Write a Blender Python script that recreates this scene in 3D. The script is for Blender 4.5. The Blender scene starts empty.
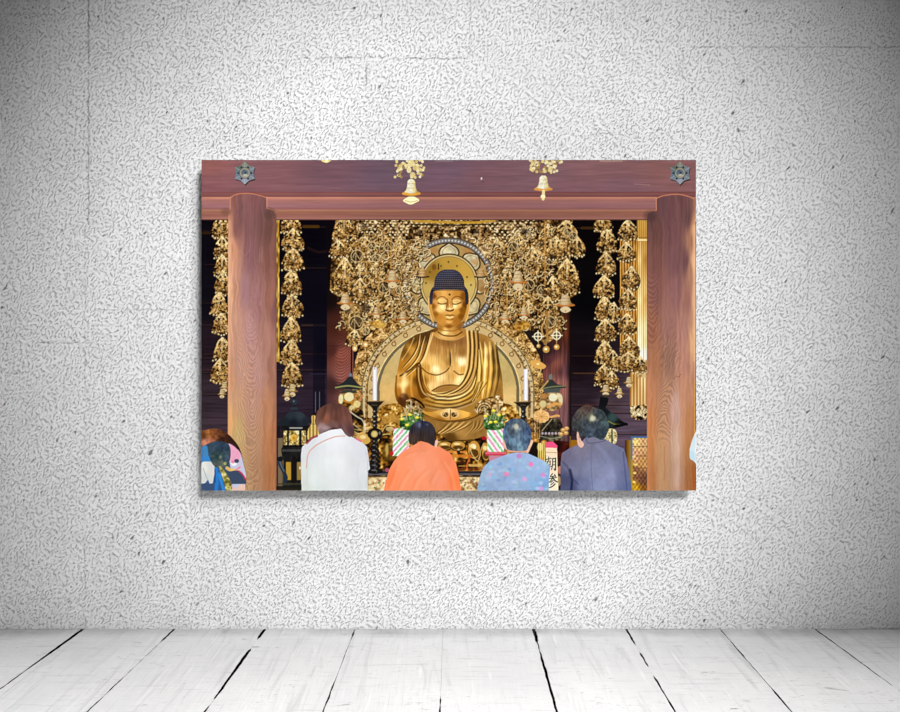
import bpy, bmesh, math, random
import numpy as np
from mathutils import Vector, Matrix

# ------------------------------------------------------------------ camera, light, exposure
SC = bpy.context.scene; COL = SC.collection
F, PPM, CAMH = 960.0, 300.0, 292.0 / 300.0     # focal length in pixels, pixels per metre at the wall, eye height
D = F / PPM                                    # the camera stands 3.2 m from the wall
cam = bpy.data.cameras.new('camera'); camo = bpy.data.objects.new('camera', cam); COL.objects.link(camo)
cam.sensor_width = 36.0; cam.lens = F * 36.0 / 900.0; cam.shift_y = -19.0 / 900.0
camo.location = (0, -D, CAMH); camo.rotation_euler = (math.pi / 2, 0, 0); cam.clip_end = 60
SC.camera = camo
SC.view_settings.view_transform = 'Standard'; SC.view_settings.look = 'None'
SC.view_settings.exposure = 0.0; SC.view_settings.gamma = 1.0; SC.view_settings.use_curve_mapping = False
wd = bpy.data.worlds.new('world'); SC.world = wd; wd.use_nodes = True
wd.node_tree.nodes['Background'].inputs[0].default_value = (1, 1, 1, 1); wd.node_tree.nodes['Background'].inputs[1].default_value = 0.018

def aim(o, to):
    o.rotation_euler = (Vector(to) - o.location).to_track_quat('-Z', 'Y').to_euler()

# key light from upper right, split into unseen spots for wall pool and soft shadow
SPOTS = (((1.3, -5.3, 3.1), (0.10, 0, 1.08), 0.252, 0.85), ((2.1, -5.3, 4.0), (-0.80, 0, 1.75), 0.12, 0.34), ((2.9, -5.3, 4.9), (-0.68, 0, 0.206), 0.204, 0.48))
KEY = 1225.0
for loc, to, half, e in SPOTS:
    sp = bpy.data.lights.new('key_spot', 'SPOT'); spo = bpy.data.objects.new('key_spot', sp); COL.objects.link(spo)
    spo.location = loc; aim(spo, to); sp.energy = KEY * e; sp.spot_size = 2 * half; sp.spot_blend = 0.18; sp.shadow_soft_size = 0.5
# unseen area light overhead, added to brighten the floor in front of the wall
ar = bpy.data.lights.new('floor_fill', 'AREA'); aro = bpy.data.objects.new('floor_fill', ar); COL.objects.link(aro)
ar.shape = 'RECTANGLE'; ar.size = 4.4; ar.size_y = 0.7; ar.spread = math.radians(44); aro.location = (0, -1.0, 2.9); ar.energy = 13.5

# ------------------------------------------------------------------ helpers
def S(c): c = c / 255.0; return c / 12.92 if c <= .04045 else ((c + .055) / 1.055) ** 2.4
def rgb(*c): return (S(c[0]), S(c[1]), S(c[2]), 1)
def mesh(name, verts, faces, mat=None, parent=None):
    me = bpy.data.meshes.new(name); me.from_pydata(verts, [], faces); me.update()
    o = bpy.data.objects.new(name, me); COL.objects.link(o)
    if mat: me.materials.append(mat)
    if parent: o.parent = parent
    return o
class NT:                                      # small helper for writing node trees
    def __init__(s, name):
        s.m = bpy.data.materials.new(name); s.m.use_nodes = True; s.t = s.m.node_tree; s.b = s.t.nodes['Principled BSDF']
    def n(s, k, **kw):
        o = s.t.nodes.new(k)
        for a, v in kw.items(): setattr(o, a, v)
        return o
    def l(s, a, b): s.t.links.new(a, b)
    def math(s, op, a, b=None, c=None, clamp=False):
        o = s.n('ShaderNodeMath', operation=op, use_clamp=clamp)
        for i, v in enumerate((a, b, c)):
            if v is None: continue
            if isinstance(v, (int, float)): o.inputs[i].default_value = v
            else: s.l(v, o.inputs[i])
        return o.outputs[0]
    def noise(s, vec, scale, detail=3, rough=.55, dist=0.0):
        o = s.n('ShaderNodeTexNoise'); o.inputs['Scale'].default_value = scale; o.inputs['Detail'].default_value = detail
        o.inputs['Roughness'].default_value = rough; o.inputs['Distortion'].default_value = dist; s.l(vec, o.inputs['Vector']); return o.outputs['Fac']
    def ramp(s, fac, stops):
        o = s.n('ShaderNodeValToRGB'); e = o.color_ramp.elements
        while len(e) < len(stops): e.new(.5)
        for i, (p, c) in enumerate(stops): e[i].position = p; e[i].color = c
        s.l(fac, o.inputs[0]); return o.outputs[0]
    def mapped(s, vec, scale=(1, 1, 1), rot=(0, 0, 0), loc=(0, 0, 0)):
        o = s.n('ShaderNodeMapping'); o.inputs['Scale'].default_value = scale; o.inputs['Rotation'].default_value = rot; o.inputs['Location'].default_value = loc
        s.l(vec, o.inputs['Vector']); return o.outputs[0]
    def mix(s, fac, a, b):
        o = s.n('ShaderNodeMix', data_type='RGBA')
        if isinstance(fac, (int, float)): o.inputs[0].default_value = fac
        else: s.l(fac, o.inputs[0])
        for i, v in ((6, a), (7, b)):
            if isinstance(v, tuple): o.inputs[i].default_value = v
            else: s.l(v, o.inputs[i])
        return o.outputs[2]

# ------------------------------------------------------------------ plaster wall
def wpx(x, y): return ((x - 450) / PPM, CAMH - (y - 337) / PPM)     # photo pixel -> point on the wall
w = NT('white_stucco'); tc = w.n('ShaderNodeTexCoord').outputs['Object']
sep = w.n('ShaderNodeSeparateXYZ'); w.l(tc, sep.inputs[0]); X, Z = sep.outputs[0], sep.outputs[2]
tilt = w.mapped(tc, rot=(0, math.radians(-38), 0))
tilt = w.mapped(tilt, scale=(1, 1, .52))
wob = w.noise(tc, 3.0, 2)
n1 = w.noise(tilt, 200, 1.5, .55, 0); n2 = w.noise(tilt, 260, 2, .6); n3 = w.noise(tc, 6, 3)
pits = w.noise(w.mapped(tilt, loc=(3, 3, 3)), 58, 1, .5)
pitm = w.math('MULTIPLY', w.math('SUBTRACT', pits, .71), 16, clamp=True)
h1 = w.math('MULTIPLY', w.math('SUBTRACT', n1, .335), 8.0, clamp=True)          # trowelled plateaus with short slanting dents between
h = w.math('ADD', w.math('ADD', h1, w.math('MULTIPLY', n1, .3)), w.math('MULTIPLY', n2, .6))
crack = None
jit = w.math('MULTIPLY', w.math('SUBTRACT', w.noise(tc, 34, 3, .7), .5), .022)
def seam(x0, y0, x1, y1, wid, amt):
    """a hairline joint in the plaster, vertical or horizontal, broken up by noise"""
    (ax, az), (bx, bz) = wpx(x0, y0), wpx(x1, y1)
    if abs(ax - bx) < abs(az - bz): u, v, c0, lo, hi = X, Z, (ax + bx) / 2, min(az, bz), max(az, bz)
    else: u, v, c0, lo, hi = Z, X, (az + bz) / 2, min(ax, bx), max(ax, bx)
    d = w.math('ABSOLUTE', w.math('SUBTRACT', w.math('ADD', u, jit), c0))
    a = w.math('SUBTRACT', 1.0, w.math('DIVIDE', d, wid), clamp=True)
    a = w.math('MULTIPLY', a, w.math('MULTIPLY', w.math('GREATER_THAN', v, lo), w.math('LESS_THAN', v, hi)))
    return w.math('MULTIPLY', a, amt)
brk = w.math('MULTIPLY', w.math('SUBTRACT', w.noise(w.mapped(tc, loc=(9, 0, 4)), 16, 3, .7), .36), 4.5, clamp=True)
for s_ in ((88, -40, 89, 225, .0035, 1.0), (85, 225, 85, 629, .0035, .45), (300, 57.5, 398, 57.5, .004, 1.0), (398, 59, 470, 58, .003, .8), (366, 58, 366, 90, .003, .7), (470, -40, 470, 58, .003, .6), (472, 495, 472, 629, .003, .5),
           (690, 47, 940, 47, .003, .7), (683, 47, 683, 160, .003, .6), (-40, 343, 92, 343, .0035, .6), (90, 310, 201, 310, .003, .55), (697, 361, 940, 361, .003, .5), (312, 58, 312, 130, .003, .4), (625, -40, 625, 60, .003, .35), (808, 230, 808, 300, .003, .4), (-40, 14, 86, 14, .003, .4), (30, 600, 70, 598, .004, .5)):
    c = seam(*s_); crack = c if crack is None else w.math('MAXIMUM', crack, c)
crack = w.math('MULTIPLY', crack, brk)
h = w.math('SUBTRACT', h, w.math('MULTIPLY', pitm, .9)); h = w.math('SUBTRACT', h, w.math('MULTIPLY', crack, .35))
bp = w.n('ShaderNodeBump'); bp.inputs['Strength'].default_value = 1.0; bp.inputs['Distance'].default_value = 0.0040
w.l(h, bp.inputs['Height']); w.l(bp.outputs[0], w.b.inputs['Normal'])
bc = w.ramp(n3, [(.3, rgb(238, 238, 239)), (.7, rgb(246, 246, 246))])
dent_shade = w.math('MULTIPLY', w.math('SUBTRACT', 1.0, h1), w.math('ADD', .25, w.math('MULTIPLY', w.noise(tc, 2.6, 3), .75)))   # shade of the dents painted into the base colour, uneven by noise
bc = w.mix(w.math('MULTIPLY', dent_shade, .42), bc, rgb(92, 92, 94))
bc = w.mix(w.math('MULTIPLY', pitm, .8), bc, rgb(70, 70, 72)); bc = w.mix(w.math('MULTIPLY', crack, .8), bc, rgb(88, 88, 90))
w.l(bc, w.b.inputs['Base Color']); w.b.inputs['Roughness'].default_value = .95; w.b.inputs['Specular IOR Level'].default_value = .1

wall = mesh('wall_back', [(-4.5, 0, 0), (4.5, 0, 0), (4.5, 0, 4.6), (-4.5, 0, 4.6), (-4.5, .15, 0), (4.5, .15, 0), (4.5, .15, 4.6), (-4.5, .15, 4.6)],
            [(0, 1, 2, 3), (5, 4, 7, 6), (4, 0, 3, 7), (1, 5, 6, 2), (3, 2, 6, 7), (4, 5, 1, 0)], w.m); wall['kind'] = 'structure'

# ------------------------------------------------------------------ whitewashed plank floor
f = NT('whitewashed_planks'); tc = f.n('ShaderNodeTexCoord').outputs['Object']
geo = f.n('ShaderNodeObjectInfo')
at = f.n('ShaderNodeAttribute', attribute_name='plank'); off = f.n('ShaderNodeVectorMath', operation='ADD'); f.l(tc, off.inputs[0]); f.l(at.outputs['Vector'], off.inputs[1]); pc = off.outputs[0]
gr = f.noise(f.mapped(pc, scale=(34, 2.2, 1)), 1.0, 4, .65, .8)       # grain along the board
g2 = f.noise(f.mapped(pc, scale=(150, 6, 1)), 1.0, 3, .6)
br = f.noise(f.mapped(pc, scale=(5, 60, 1)), 1.0, 3, .7, .4)           # brush marks across
bl = f.noise(f.mapped(pc, scale=(4, 3, 1)), 1.0, 4, .6)
dirt = f.noise(f.mapped(pc, scale=(9, 26, 1), loc=(4, 2, 0)), 1.0, 5, .75, .5)
base = f.ramp(bl, [(.3, rgb(228, 228, 229)), (.55, rgb(236, 236, 236)), (.8, rgb(242, 242, 242))])
base = f.mix(f.math('MULTIPLY', f.math('SUBTRACT', gr, .54), 3.0, clamp=True), base, rgb(196, 196, 197))
base = f.mix(f.math('MULTIPLY', f.math('SUBTRACT', br, .57), 2.6, clamp=True), base, rgb(176, 176, 178))
base = f.mix(f.math('MULTIPLY', f.math('SUBTRACT', dirt, .62), 7.0, clamp=True), base, rgb(112, 112, 114))
sp2 = f.n('ShaderNodeSeparateXYZ'); f.l(tc, sp2.inputs[0])
# worn cross-marks and scuffs, darker towards the wall end of some boards
sc = f.noise(f.mapped(pc, scale=(22, 120, 1), loc=(1, 7, 0)), 1.0, 4, .75, 1.2)
base = f.mix(f.math('MULTIPLY', f.math('MULTIPLY', f.math('SUBTRACT', sc, .60), 9.0, clamp=True), f.math('MULTIPLY', f.math('SUBTRACT', bl, .42), 5.0, clamp=True)), base, rgb(128, 128, 130))
hi = f.noise(f.mapped(pc, scale=(60, 4, 1), loc=(5, 1, 0)), 1.0, 2, .5)
base = f.mix(f.math('MULTIPLY', f.math('SUBTRACT', hi, .62), 5.0, clamp=True), base, rgb(250, 250, 250))
near = f.math('MULTIPLY', f.math('ADD', f.math('ADD', sp2.outputs[1], .10), f.math('MULTIPLY', f.math('SUBTRACT', bl, .5), .10)), 14, clamp=True)   # darker strip along the wall, its edge broken by noise
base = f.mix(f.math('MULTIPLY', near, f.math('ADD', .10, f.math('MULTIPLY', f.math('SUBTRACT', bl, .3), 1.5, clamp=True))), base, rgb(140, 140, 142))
f.l(base, f.b.inputs['Base Color']); f.b.inputs['Roughness'].default_value = .8; f.b.inputs['Specular IOR Level'].default_value = .15
fb = f.n('ShaderNodeBump'); fb.inputs['Strength'].default_value = .8; fb.inputs['Distance'].default_value = .005
f.l(f.math('ADD', f.math('MULTIPLY', gr, .8), f.math('ADD', f.math('MULTIPLY', g2, .5), f.math('MULTIPLY', br, .6))), fb.inputs['Height']); f.l(fb.outputs[0], f.b.inputs['Normal'])
dk = NT('dark_gap'); nz = dk.noise(dk.n('ShaderNodeTexCoord').outputs['Object'], 30); dk.l(dk.ramp(nz, [(.3, rgb(6, 6, 6)), (.7, rgb(20, 19, 18))]), dk.b.inputs['Base Color']); dk.b.inputs['Roughness'].default_value = 1; dk.b.inputs['Specular IOR Level'].default_value = 0

# joints read off the photo: pixel x at the wall (y=629), pixel (x, y) further forward, and where along the joint it gapes
def gpx(x, y):
    dist = F * CAMH / (y - 337.0); return ((x - 450) / F * dist, dist - D)      # x, and y (negative forward: -(D - dist))
JO = [((83, 629), (0, 689), [(0, 7), (.25, 6), (.5, 3), (.8, 2.5), (1.2, 2), (3, 2)]),
      ((174.5, 629), (87, 712), [(0, 4), (.12, 4), (.17, .6), (.3, 1.4), (.45, .5), (.62, 2.2), (.9, 2), (1, 2.4), (3, 2)]),
      ((265, 629), (205, 712), [(0, 5), (.1, 5), (.13, 0), (.24, 0), (.26, 5), (.5, 5), (.75, 4), (.84, 2), (.86, 0), (.93, 1), (.96, 3.5), (3, 3)]),
      ((355, 629), (323, 712), [(0, .5), (.05, 3), (.1, 2), (.16, .5), (.3, 1.0), (.5, .4), (.66, 1), (.7, 2.4), (1, 2.2), (3, 3)]),
      ((443, 629), (440, 712), [(0, .2), (.6, .3), (.82, .2), (.86, 2.4), (1, 2.2), (3, 3)]),
      ((533.5, 629), (557, 712), [(0, 6), (.14, 5), (.17, 1), (.3, 2), (.4, 4.5), (.7, 4), (1, 3.6), (3, 3)]),
      ((626, 629), (675, 712), [(0, 4), (.17, 3), (.2, .4), (.28, .4), (.3, 3), (.44, 2.6), (.46, .3), (.56, .4), (.6, 3), (1, 3), (3, 3)]),
      ((720, 629), (792, 712), [(0, .4), (.06, 1.4), (.3, 1.6), (.5, .8), (.66, .5), (.75, 1.8), (1, 2.4), (3, 3)]),
      ((815, 629), (900, 691), [(0, 3.5), (.4, 3), (.68, 2.4), (.7, .5), (.78, 2.5), (1.2, 3), (3, 3)])]
YF = -6.0
rj = np.random.RandomState(4)
def joint_line(k):
    """world polyline of joint k: list of (y, x_centre, gap)"""
    if 0 <= k < len(JO):
        (xa, ya), (xb, yb), wd_ = JO[k]; A = gpx(xa, ya); B = gpx(xb, yb); sl = (B[0] - A[0]) / (B[1] - A[1]); x0 = A[0]
    else:
        x0 = (83 + 91.6 * k - 450) / PPM; sl = 0; wd_ = [(0, 3), (3, 2.5)]
    out = []; n = 230
    for i in range(n + 1):
        y = -0.001 + (YF) * (i / n) ** 1.9
        xs = x0 + sl * max(y, -1.2); yy = 337 + F * CAMH / max(D + y, .3)                  # photo row of this point
        t = (yy - 629) / 83.0; g = np.interp(t, [q[0] for q in wd_], [q[1] for q in wd_]) * .001
        out.append((y, xs, g))
    return out
verts = []; faces = []; mi = []; pl_id = []
KS = list(range(-10, 19)); lines = {k: joint_line(k) for k in KS}
for a, b in zip(KS[:-1], KS[1:]):
    L, Rr = lines[a], lines[b]; base_i = len(verts); dz = float(rj.uniform(-.0006, .0006)); n = len(L)
    eL = np.convolve(rj.uniform(-1, 1, n + 8), np.ones(3) / 3, 'same')[4:4 + n]; eR = np.convolve(rj.uniform(-1, 1, n + 8), np.ones(3) / 3, 'same')[4:4 + n]
    pid = (a + 20) * 1.37
    for i in range(n):
        y, xl, gl = L[i]; _, xr, g_ = Rr[i]
        xl = xl + max(gl * .95 + (eL[i] * .0022 if gl > .0008 else 0), -.0001); xr = xr - max(g_ * .95 + (eR[i] * .0022 if g_ > .0008 else 0), -.0001)
        for (x, z) in ((xl, -.07), (xl, dz), (xr, dz), (xr, -.07)): verts.append((x, y, z)); pl_id.append(pid)
    for i in range(n - 1):
        q = base_i + 4 * i
        for j in range(3): faces.append((q + j, q + j + 1, q + j + 5, q + j + 4)[::-1]); mi.append(0 if j == 1 else 1)
    faces.append((base_i, base_i + 1, base_i + 2, base_i + 3)); mi.append(0); q = base_i + 4 * (n - 1); faces.append((q + 3, q + 2, q + 1, q)); mi.append(0)
i0 = len(verts); verts += [(-4.4, 0, -.071), (4.4, 0, -.071), (4.4, YF, -.071), (-4.4, YF, -.071)]; pl_id += [0] * 4; faces.append((i0 + 3, i0 + 2, i0 + 1, i0)); mi.append(1)
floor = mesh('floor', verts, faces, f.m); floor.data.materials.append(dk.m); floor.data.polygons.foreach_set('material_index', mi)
pa = floor.data.attributes.new('plank', 'FLOAT_VECTOR', 'POINT'); arr = np.zeros((len(verts), 3), np.float32); arr[:, 0] = pl_id; arr[:, 1] = np.array(pl_id) * 2.3; pa.data.foreach_set('vector', arr.ravel())
floor['kind'] = 'structure'
# ------------------------------------------------------------------ the printed picture
# The print is one flat photograph: its ink is laid out on a fine grid (half a pixel of the
# photo per cell); every cell belongs to exactly one printed motif, each motif is a flat mesh.
PX0, PY0, PS = 201.5, 160.0, 2
PW, PH = 990, 662
GX = PX0 + np.arange(PW) / PS
GY = PY0 + np.arange(PH) / PS
IMG = np.zeros((PH, PW, 3)); IDM = np.zeros((PH, PW), np.int32)
PARTS = []            # (name, parent index or None, label)
CUR = 0
_lat = np.random.RandomState(5).rand(64, 256, 256)

def part(name, label=None, parent=None):
    global CUR
    PARTS.append((name, parent, label)); CUR = len(PARTS) - 1
    return CUR

def use(i):
    global CUR
    CUR = i

def vnoise(x, y, seed=0):
    L = _lat[seed % 64]
    xi = np.floor(x).astype(int); yi = np.floor(y).astype(int)
    fx = x - xi; fy = y - yi
    fx = fx * fx * (3 - 2 * fx); fy = fy * fy * (3 - 2 * fy)
    a = L[yi & 255, xi & 255]; b = L[yi & 255, (xi + 1) & 255]
    c = L[(yi + 1) & 255, xi & 255]; d = L[(yi + 1) & 255, (xi + 1) & 255]
    return (a * (1 - fx) + b * fx) * (1 - fy) + (c * (1 - fx) + d * fx) * fy

def fbm(x, y, seed=0, o=3):
    s = 0; a = 1; t = 0
    for k in range(o):
        s = s + a * vnoise(x * 2 ** k + 7.3 * k, y * 2 ** k + 3.1 * k, seed + k); t += a; a *= .55
    return s / t

def spl(P, closed=True, n=6):
    P = np.array(P, float); m = len(P); out = []
    rng = range(m) if closed else range(m - 1)
    for i in rng:
        if closed: p0, p1, p2, p3 = P[i - 1], P[i], P[(i + 1) % m], P[(i + 2) % m]
        else: p0, p1, p2, p3 = P[max(i - 1, 0)], P[i], P[i + 1], P[min(i + 2, m - 1)]
        for k in range(n):
            t = k / n
            out.append(.5 * (2 * p1 + (p2 - p0) * t + (2 * p0 - 5 * p1 + 4 * p2 - p3) * t * t + (3 * p1 - p0 - 3 * p2 + p3) * t ** 3))
    if not closed: out.append(P[-1])
    return np.array(out)

def box(x0, x1, y0, y1, pad=1):
    i0 = max(0, int((x0 - pad - PX0) * PS)); i1 = min(PW, int((x1 + pad - PX0) * PS) + 2)
    j0 = max(0, int((y0 - pad - PY0) * PS)); j1 = min(PH, int((y1 + pad - PY0) * PS) + 2)
    if i1 <= i0 or j1 <= j0: return None
    x, y = np.meshgrid(GX[i0:i1], GY[j0:j1])
    return (slice(j0, j1), slice(i0, i1)), x, y

class M:               # a mask: where it lies, its sample coordinates, its coverage
    def __init__(s, sl, x, y, a): s.sl, s.x, s.y, s.a = sl, x, y, a

def pmask(P, smooth=False):
    P = spl(P) if smooth else np.array(P, float)
    b = box(P[:, 0].min(), P[:, 0].max(), P[:, 1].min(), P[:, 1].max())
    if b is None: return None
    sl, x, y = b; acc = np.zeros(x.shape)
    for ox, oy in ((-.12, -.12), (.12, -.12), (-.12, .12), (.12, .12)):
        ins = np.zeros(x.shape, bool); xx = x + ox; yy = y + oy
        for k in range(len(P)):
            xa, ya = P[k - 1]; xb, yb = P[k]
            if ya == yb: continue
            c = (ya > yy) != (yb > yy)
            ins ^= c & (xx < (xb - xa) * (yy - ya) / (yb - ya) + xa)
        acc += ins
    return M(sl, x, y, acc / 4)

def emask(cx, cy, rx, ry, soft=.5):
    b = box(cx - rx, cx + rx, cy - ry, cy + ry, 2)
    if b is None: return None
    sl, x, y = b
    d = (1 - np.hypot((x - cx) / rx, (y - cy) / ry)) * min(rx, ry)
    return M(sl, x, y, np.clip(d / soft + .5, 0, 1))

def rmask(x0, x1, y0, y1): return pmask([(x0, y0), (x1, y0), (x1, y1), (x0, y1)])

def cf(m, pts, p=3.0, sx=1.0, sy=1.0):
    w = 0; c = 0
    for px, py, col in pts:
        k = 1 / (((sx * (m.x - px)) ** 2 + (sy * (m.y - py)) ** 2 + 1.5) ** (p / 2))
        w = w + k; c = c + k[..., None] * np.array(col, float)
    return c / w[..., None]

def put(m, col, alpha=1.0, own=True, gain=None):
    if m is None: return
    col = np.asarray(col, float)
    if gain is not None:
        col = np.broadcast_to(col, m.a.shape + (3,)) * gain[..., None]
    a = (m.a * alpha)[..., None]
    IMG[m.sl] = IMG[m.sl] * (1 - a) + np.clip(col, 0, 255) * a
    if own: IDM[m.sl][m.a > .5] = CUR

def smask(P, w, soft=.6, smooth=True, taper=False):
    P = spl(P, False) if smooth and len(P) > 2 else np.array(P, float)
    r = w / 2 + soft
    b = box(P[:, 0].min() - r, P[:, 0].max() + r, P[:, 1].min() - r, P[:, 1].max() + r)
    if b is None: return None
    sl, x, y = b; best = np.full(x.shape, 1e9); n = len(P) - 1
    for k in range(n):
        ax, ay = P[k]; bx, by = P[k + 1]; dx, dy = bx - ax, by - ay; L = dx * dx + dy * dy + 1e-9
        t = np.clip(((x - ax) * dx + (y - ay) * dy) / L, 0, 1)
        d = np.hypot(x - ax - t * dx, y - ay - t * dy)
        if taper:
            u = (k + .5) / n; d = d + (w / 2) * (1 - np.sin(np.pi * min(max(u, .02), .98)) ** .6)
        best = np.minimum(best, d)
    return M(sl, x, y, np.clip((w / 2 - best) / soft + .5, 0, 1))

def line(P, w, col, alpha=1.0, soft=.6, own=False, smooth=True, taper=False):
    put(smask(P, w, soft, smooth, taper), col, alpha, own)

def ell(cx, cy, rx, ry, col, alpha=1.0, soft=.5, own=False): put(emask(cx, cy, rx, ry, soft), col, alpha, own)

def ring(cx, cy, r, w, col, alpha=1.0, own=False, sq=1.0):
    b = box(cx - r - w, cx + r + w, cy - r * sq - w, cy + r * sq + w)
    if b is None: return
    sl, x, y = b; d = np.abs(np.hypot(x - cx, (y - cy) / sq) - r)
    put(M(sl, x, y, np.clip((w / 2 - d) / .5 + .5, 0, 1)), col, alpha, own)

def ramp(n, stops):
    n = np.clip(n, 0, 1); t = [s[0] for s in stops]
    return np.stack([np.interp(n, t, [s[1][k] for s in stops]) for k in range(3)], -1)

GOLD = [(0, (16, 11, 8)), (.22, (58, 38, 18)), (.4, (116, 84, 44)), (.56, (164, 130, 80)), (.74, (214, 186, 136)), (1, (255, 244, 212))]
AMBER = [(0, (14, 8, 5)), (.3, (85, 50, 12)), (.5, (150, 100, 30)), (.68, (205, 155, 65)), (.85, (240, 210, 130)), (1, (255, 244, 200))]
DARKG = [(0, (8, 6, 8)), (.4, (38, 24, 12)), (.6, (92, 62, 22)), (.78, (165, 120, 55)), (1, (235, 205, 130))]

def grit(m, seed, fine=1.25, lo=.12, hi=.9, ctr=2.1, rp=GOLD, bias=0.0, shape=None):
    n = vnoise(m.x / fine, m.y / fine, seed) * .5 + vnoise(m.x / (fine * 2.3), m.y / (fine * 2.3), seed + 9) * .5
    n = (n - .5) * ctr * .82 + .5 + bias
    if shape is not None: n = n + shape
    return ramp(lo + (hi - lo) * n, rp)

R = random.Random(11)

def cluster(cx, y0, w, h, seed, side=1, rp=GOLD, bias=0.0):
    """one tier of a hanging gilt garland: peaked cap with two holes, fringe of little drops"""
    pts = [(cx, y0), (cx + w * .22, y0 + h * .12), (cx + w * .34, y0 + h * .3), (cx + w * .5, y0 + h * .52), (cx + w * .52, y0 + h * .78),
           (cx + w * .36, y0 + h * .95), (cx + w * .1, y0 + h * 1.05), (cx - w * .2, y0 + h), (cx - w * .45, y0 + h * .9), (cx - w * .52, y0 + h * .66),
           (cx - w * .4, y0 + h * .38), (cx - w * .22, y0 + h * .15)]
    pts = [(x + R.uniform(-.9, .9), y + R.uniform(-.9, .9)) for x, y in pts]
    m = pmask(pts, True)
    if m is None: return
    ed = np.clip(np.abs(m.x - cx) / (w * .5) * .8 + np.clip((m.y - y0) / h - .55, 0, 1) * .9, 0, 1.2)
    put(m, (30, 20, 12), .8)
    m.a = m.a * (vnoise(m.x / 1.7, m.y / 1.7, seed + 5) > .16 + .34 * ed)
    sh = .24 * np.clip(1 - (m.y - y0) / (h * .5), -.7, 1) + .3 * (vnoise(m.x / 4, m.y / 4, seed + 3) - .5)
    put(m, grit(m, seed, 1.15, shape=sh, rp=rp, bias=bias + .03, ctr=1.5) * np.array([1.0, .94, .78]))
    line([(cx, y0 + .5), (cx + w * .3, y0 + h * .3)], 1.1, (240, 222, 172), .7)
    line([(cx, y0 + .5), (cx - w * .3, y0 + h * .3)], 1.1, (240, 222, 172), .7)
    line([(cx, y0 + 1), (cx, y0 + h * .5)], 1.0, (250, 235, 190), .7)
    for s in (-1, 1):
        ell(cx + s * w * .14, y0 + h * .27, .9, 1.2, (16, 12, 10), .9)
        ell(cx + s * w * .13, y0 + h * .45, .7, 1.0, (20, 14, 10), .75)
    for k in range(7):
        x = cx + (k - 3) * w * .16 + R.uniform(-.6, .6); y = y0 + h * (.96 - .03 * abs(k - 3)) + R.uniform(-.5, 1.6)
        ell(x, y, .85, 1.0, (215, 190, 135), .9, own=True); ell(x - .2, y - .3, .4, .4, (255, 244, 210), .8)
    for k in range(int(w * h / 13)):
        x = cx + R.uniform(-.42, .42) * w; y = y0 + h * R.uniform(.35, .95)
        ell(x, y, .8, .8, R.choice([(232, 208, 158), (34, 23, 14), (196, 152, 86), (140, 104, 56), (226, 196, 140)]), .6)

def bell(cx, y0, w, h, rim=(190, 112, 44), body=(186, 148, 94), hi=(230, 206, 160), tongue=True, dark=(120, 80, 35)):
    hw = w / 2
    P = [(cx - hw * .2, y0), (cx + hw * .2, y0), (cx + hw * .44, y0 + h * .14), (cx + hw * .5, y0 + h * .5), (cx + hw * .62, y0 + h * .74),
         (cx + hw, y0 + h * .95), (cx + hw * .8, y0 + h * 1.04), (cx, y0 + h * 1.1), (cx - hw * .8, y0 + h * 1.04), (cx - hw, y0 + h * .95), (cx - hw * .62, y0 + h * .74),
         (cx - hw * .5, y0 + h * .5), (cx - hw * .44, y0 + h * .14)]
    m = pmask(P); t = (m.x - cx) / hw
    c = ramp(.5 + .5 * np.cos((t + .15) * 2.6), [(0, dark), (.55, body), (1, hi)]) * (1 - .16 * vnoise(m.x / 1.3, m.y / 1.3, 7))[..., None]; put(m, c)
    line([(cx - hw * .95, y0 + h * .97), (cx, y0 + h * 1.04), (cx + hw * .95, y0 + h * .97)], max(1.2, h * .17), rim, .9, own=True)
    line([(cx - hw * .48, y0 + h * .3), (cx + hw * .48, y0 + h * .3)], .7, dark, .45); line([(cx - hw * .48, y0 + h * .6), (cx + hw * .48, y0 + h * .6)], .7, dark, .35)
    if tongue:
        m = pmask([(cx - hw * .25, y0 + h * 1.12), (cx + hw * .25, y0 + h * 1.12), (cx + hw * .6, y0 + h * 1.42), (cx + hw * .25, y0 + h * 1.65), (cx - hw * .2, y0 + h * 1.68), (cx - hw * .6, y0 + h * 1.4)], True)
        put(m, np.array(hi) * .95); ell(cx, y0 + h * 1.52, .8, .6, dark, .8)

def scroll(cx, cy, r, col=(218, 188, 130), w=1.0):
    ell(cx, cy, r, r, (26, 17, 12), .6); ring(cx, cy, r, w, col, .8, own=True)
    line([(cx - r * .7, cy + r * .2), (cx - r * .3, cy - r * .5), (cx + r * .1, cy), (cx + r * .5, cy + r * .5), (cx + r * .8, cy - r * .1)], .9, col, .75)
    line([(cx - r * .2, cy - r * 1.3), (cx - r * .2, cy + r * 1.3)], 1, col, .6)

# ---------- hall interior
part('printed_hall_interior', 'dark shadowy hall interior behind the gold ornaments')
m = rmask(201, 697, 160, 491)
put(m, cf(m, [(205, 240, (10, 6, 14)), (205, 300, (14, 10, 18)), (210, 345, (34, 22, 30)), (210, 400, (50, 38, 46)), (300, 240, (5, 3, 10)), (315, 300, (8, 6, 16)), (310, 350, (24, 17, 28)),
              (312, 385, (44, 32, 44)), (290, 400, (46, 34, 46)), (322, 350, (12, 9, 20)), (590, 240, (6, 3, 5)), (590, 300, (4, 3, 5)), (585, 360, (16, 8, 12)), (585, 410, (38, 26, 34)),
              (600, 380, (30, 20, 28)), (630, 410, (82, 66, 78)), (625, 440, (86, 70, 86)), (612, 400, (70, 54, 62)), (640, 400, (84, 66, 76)), (450, 230, (34, 22, 12)), (450, 300, (60, 40, 18)),
              (450, 460, (40, 26, 12)), (215, 425, (60, 46, 54))]))
n = fbm(m.x / 26, m.y / 1.6, 3); put(m, IMG[m.sl] * (1 + (n - .5) * .55)[..., None], 1, False)
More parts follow.
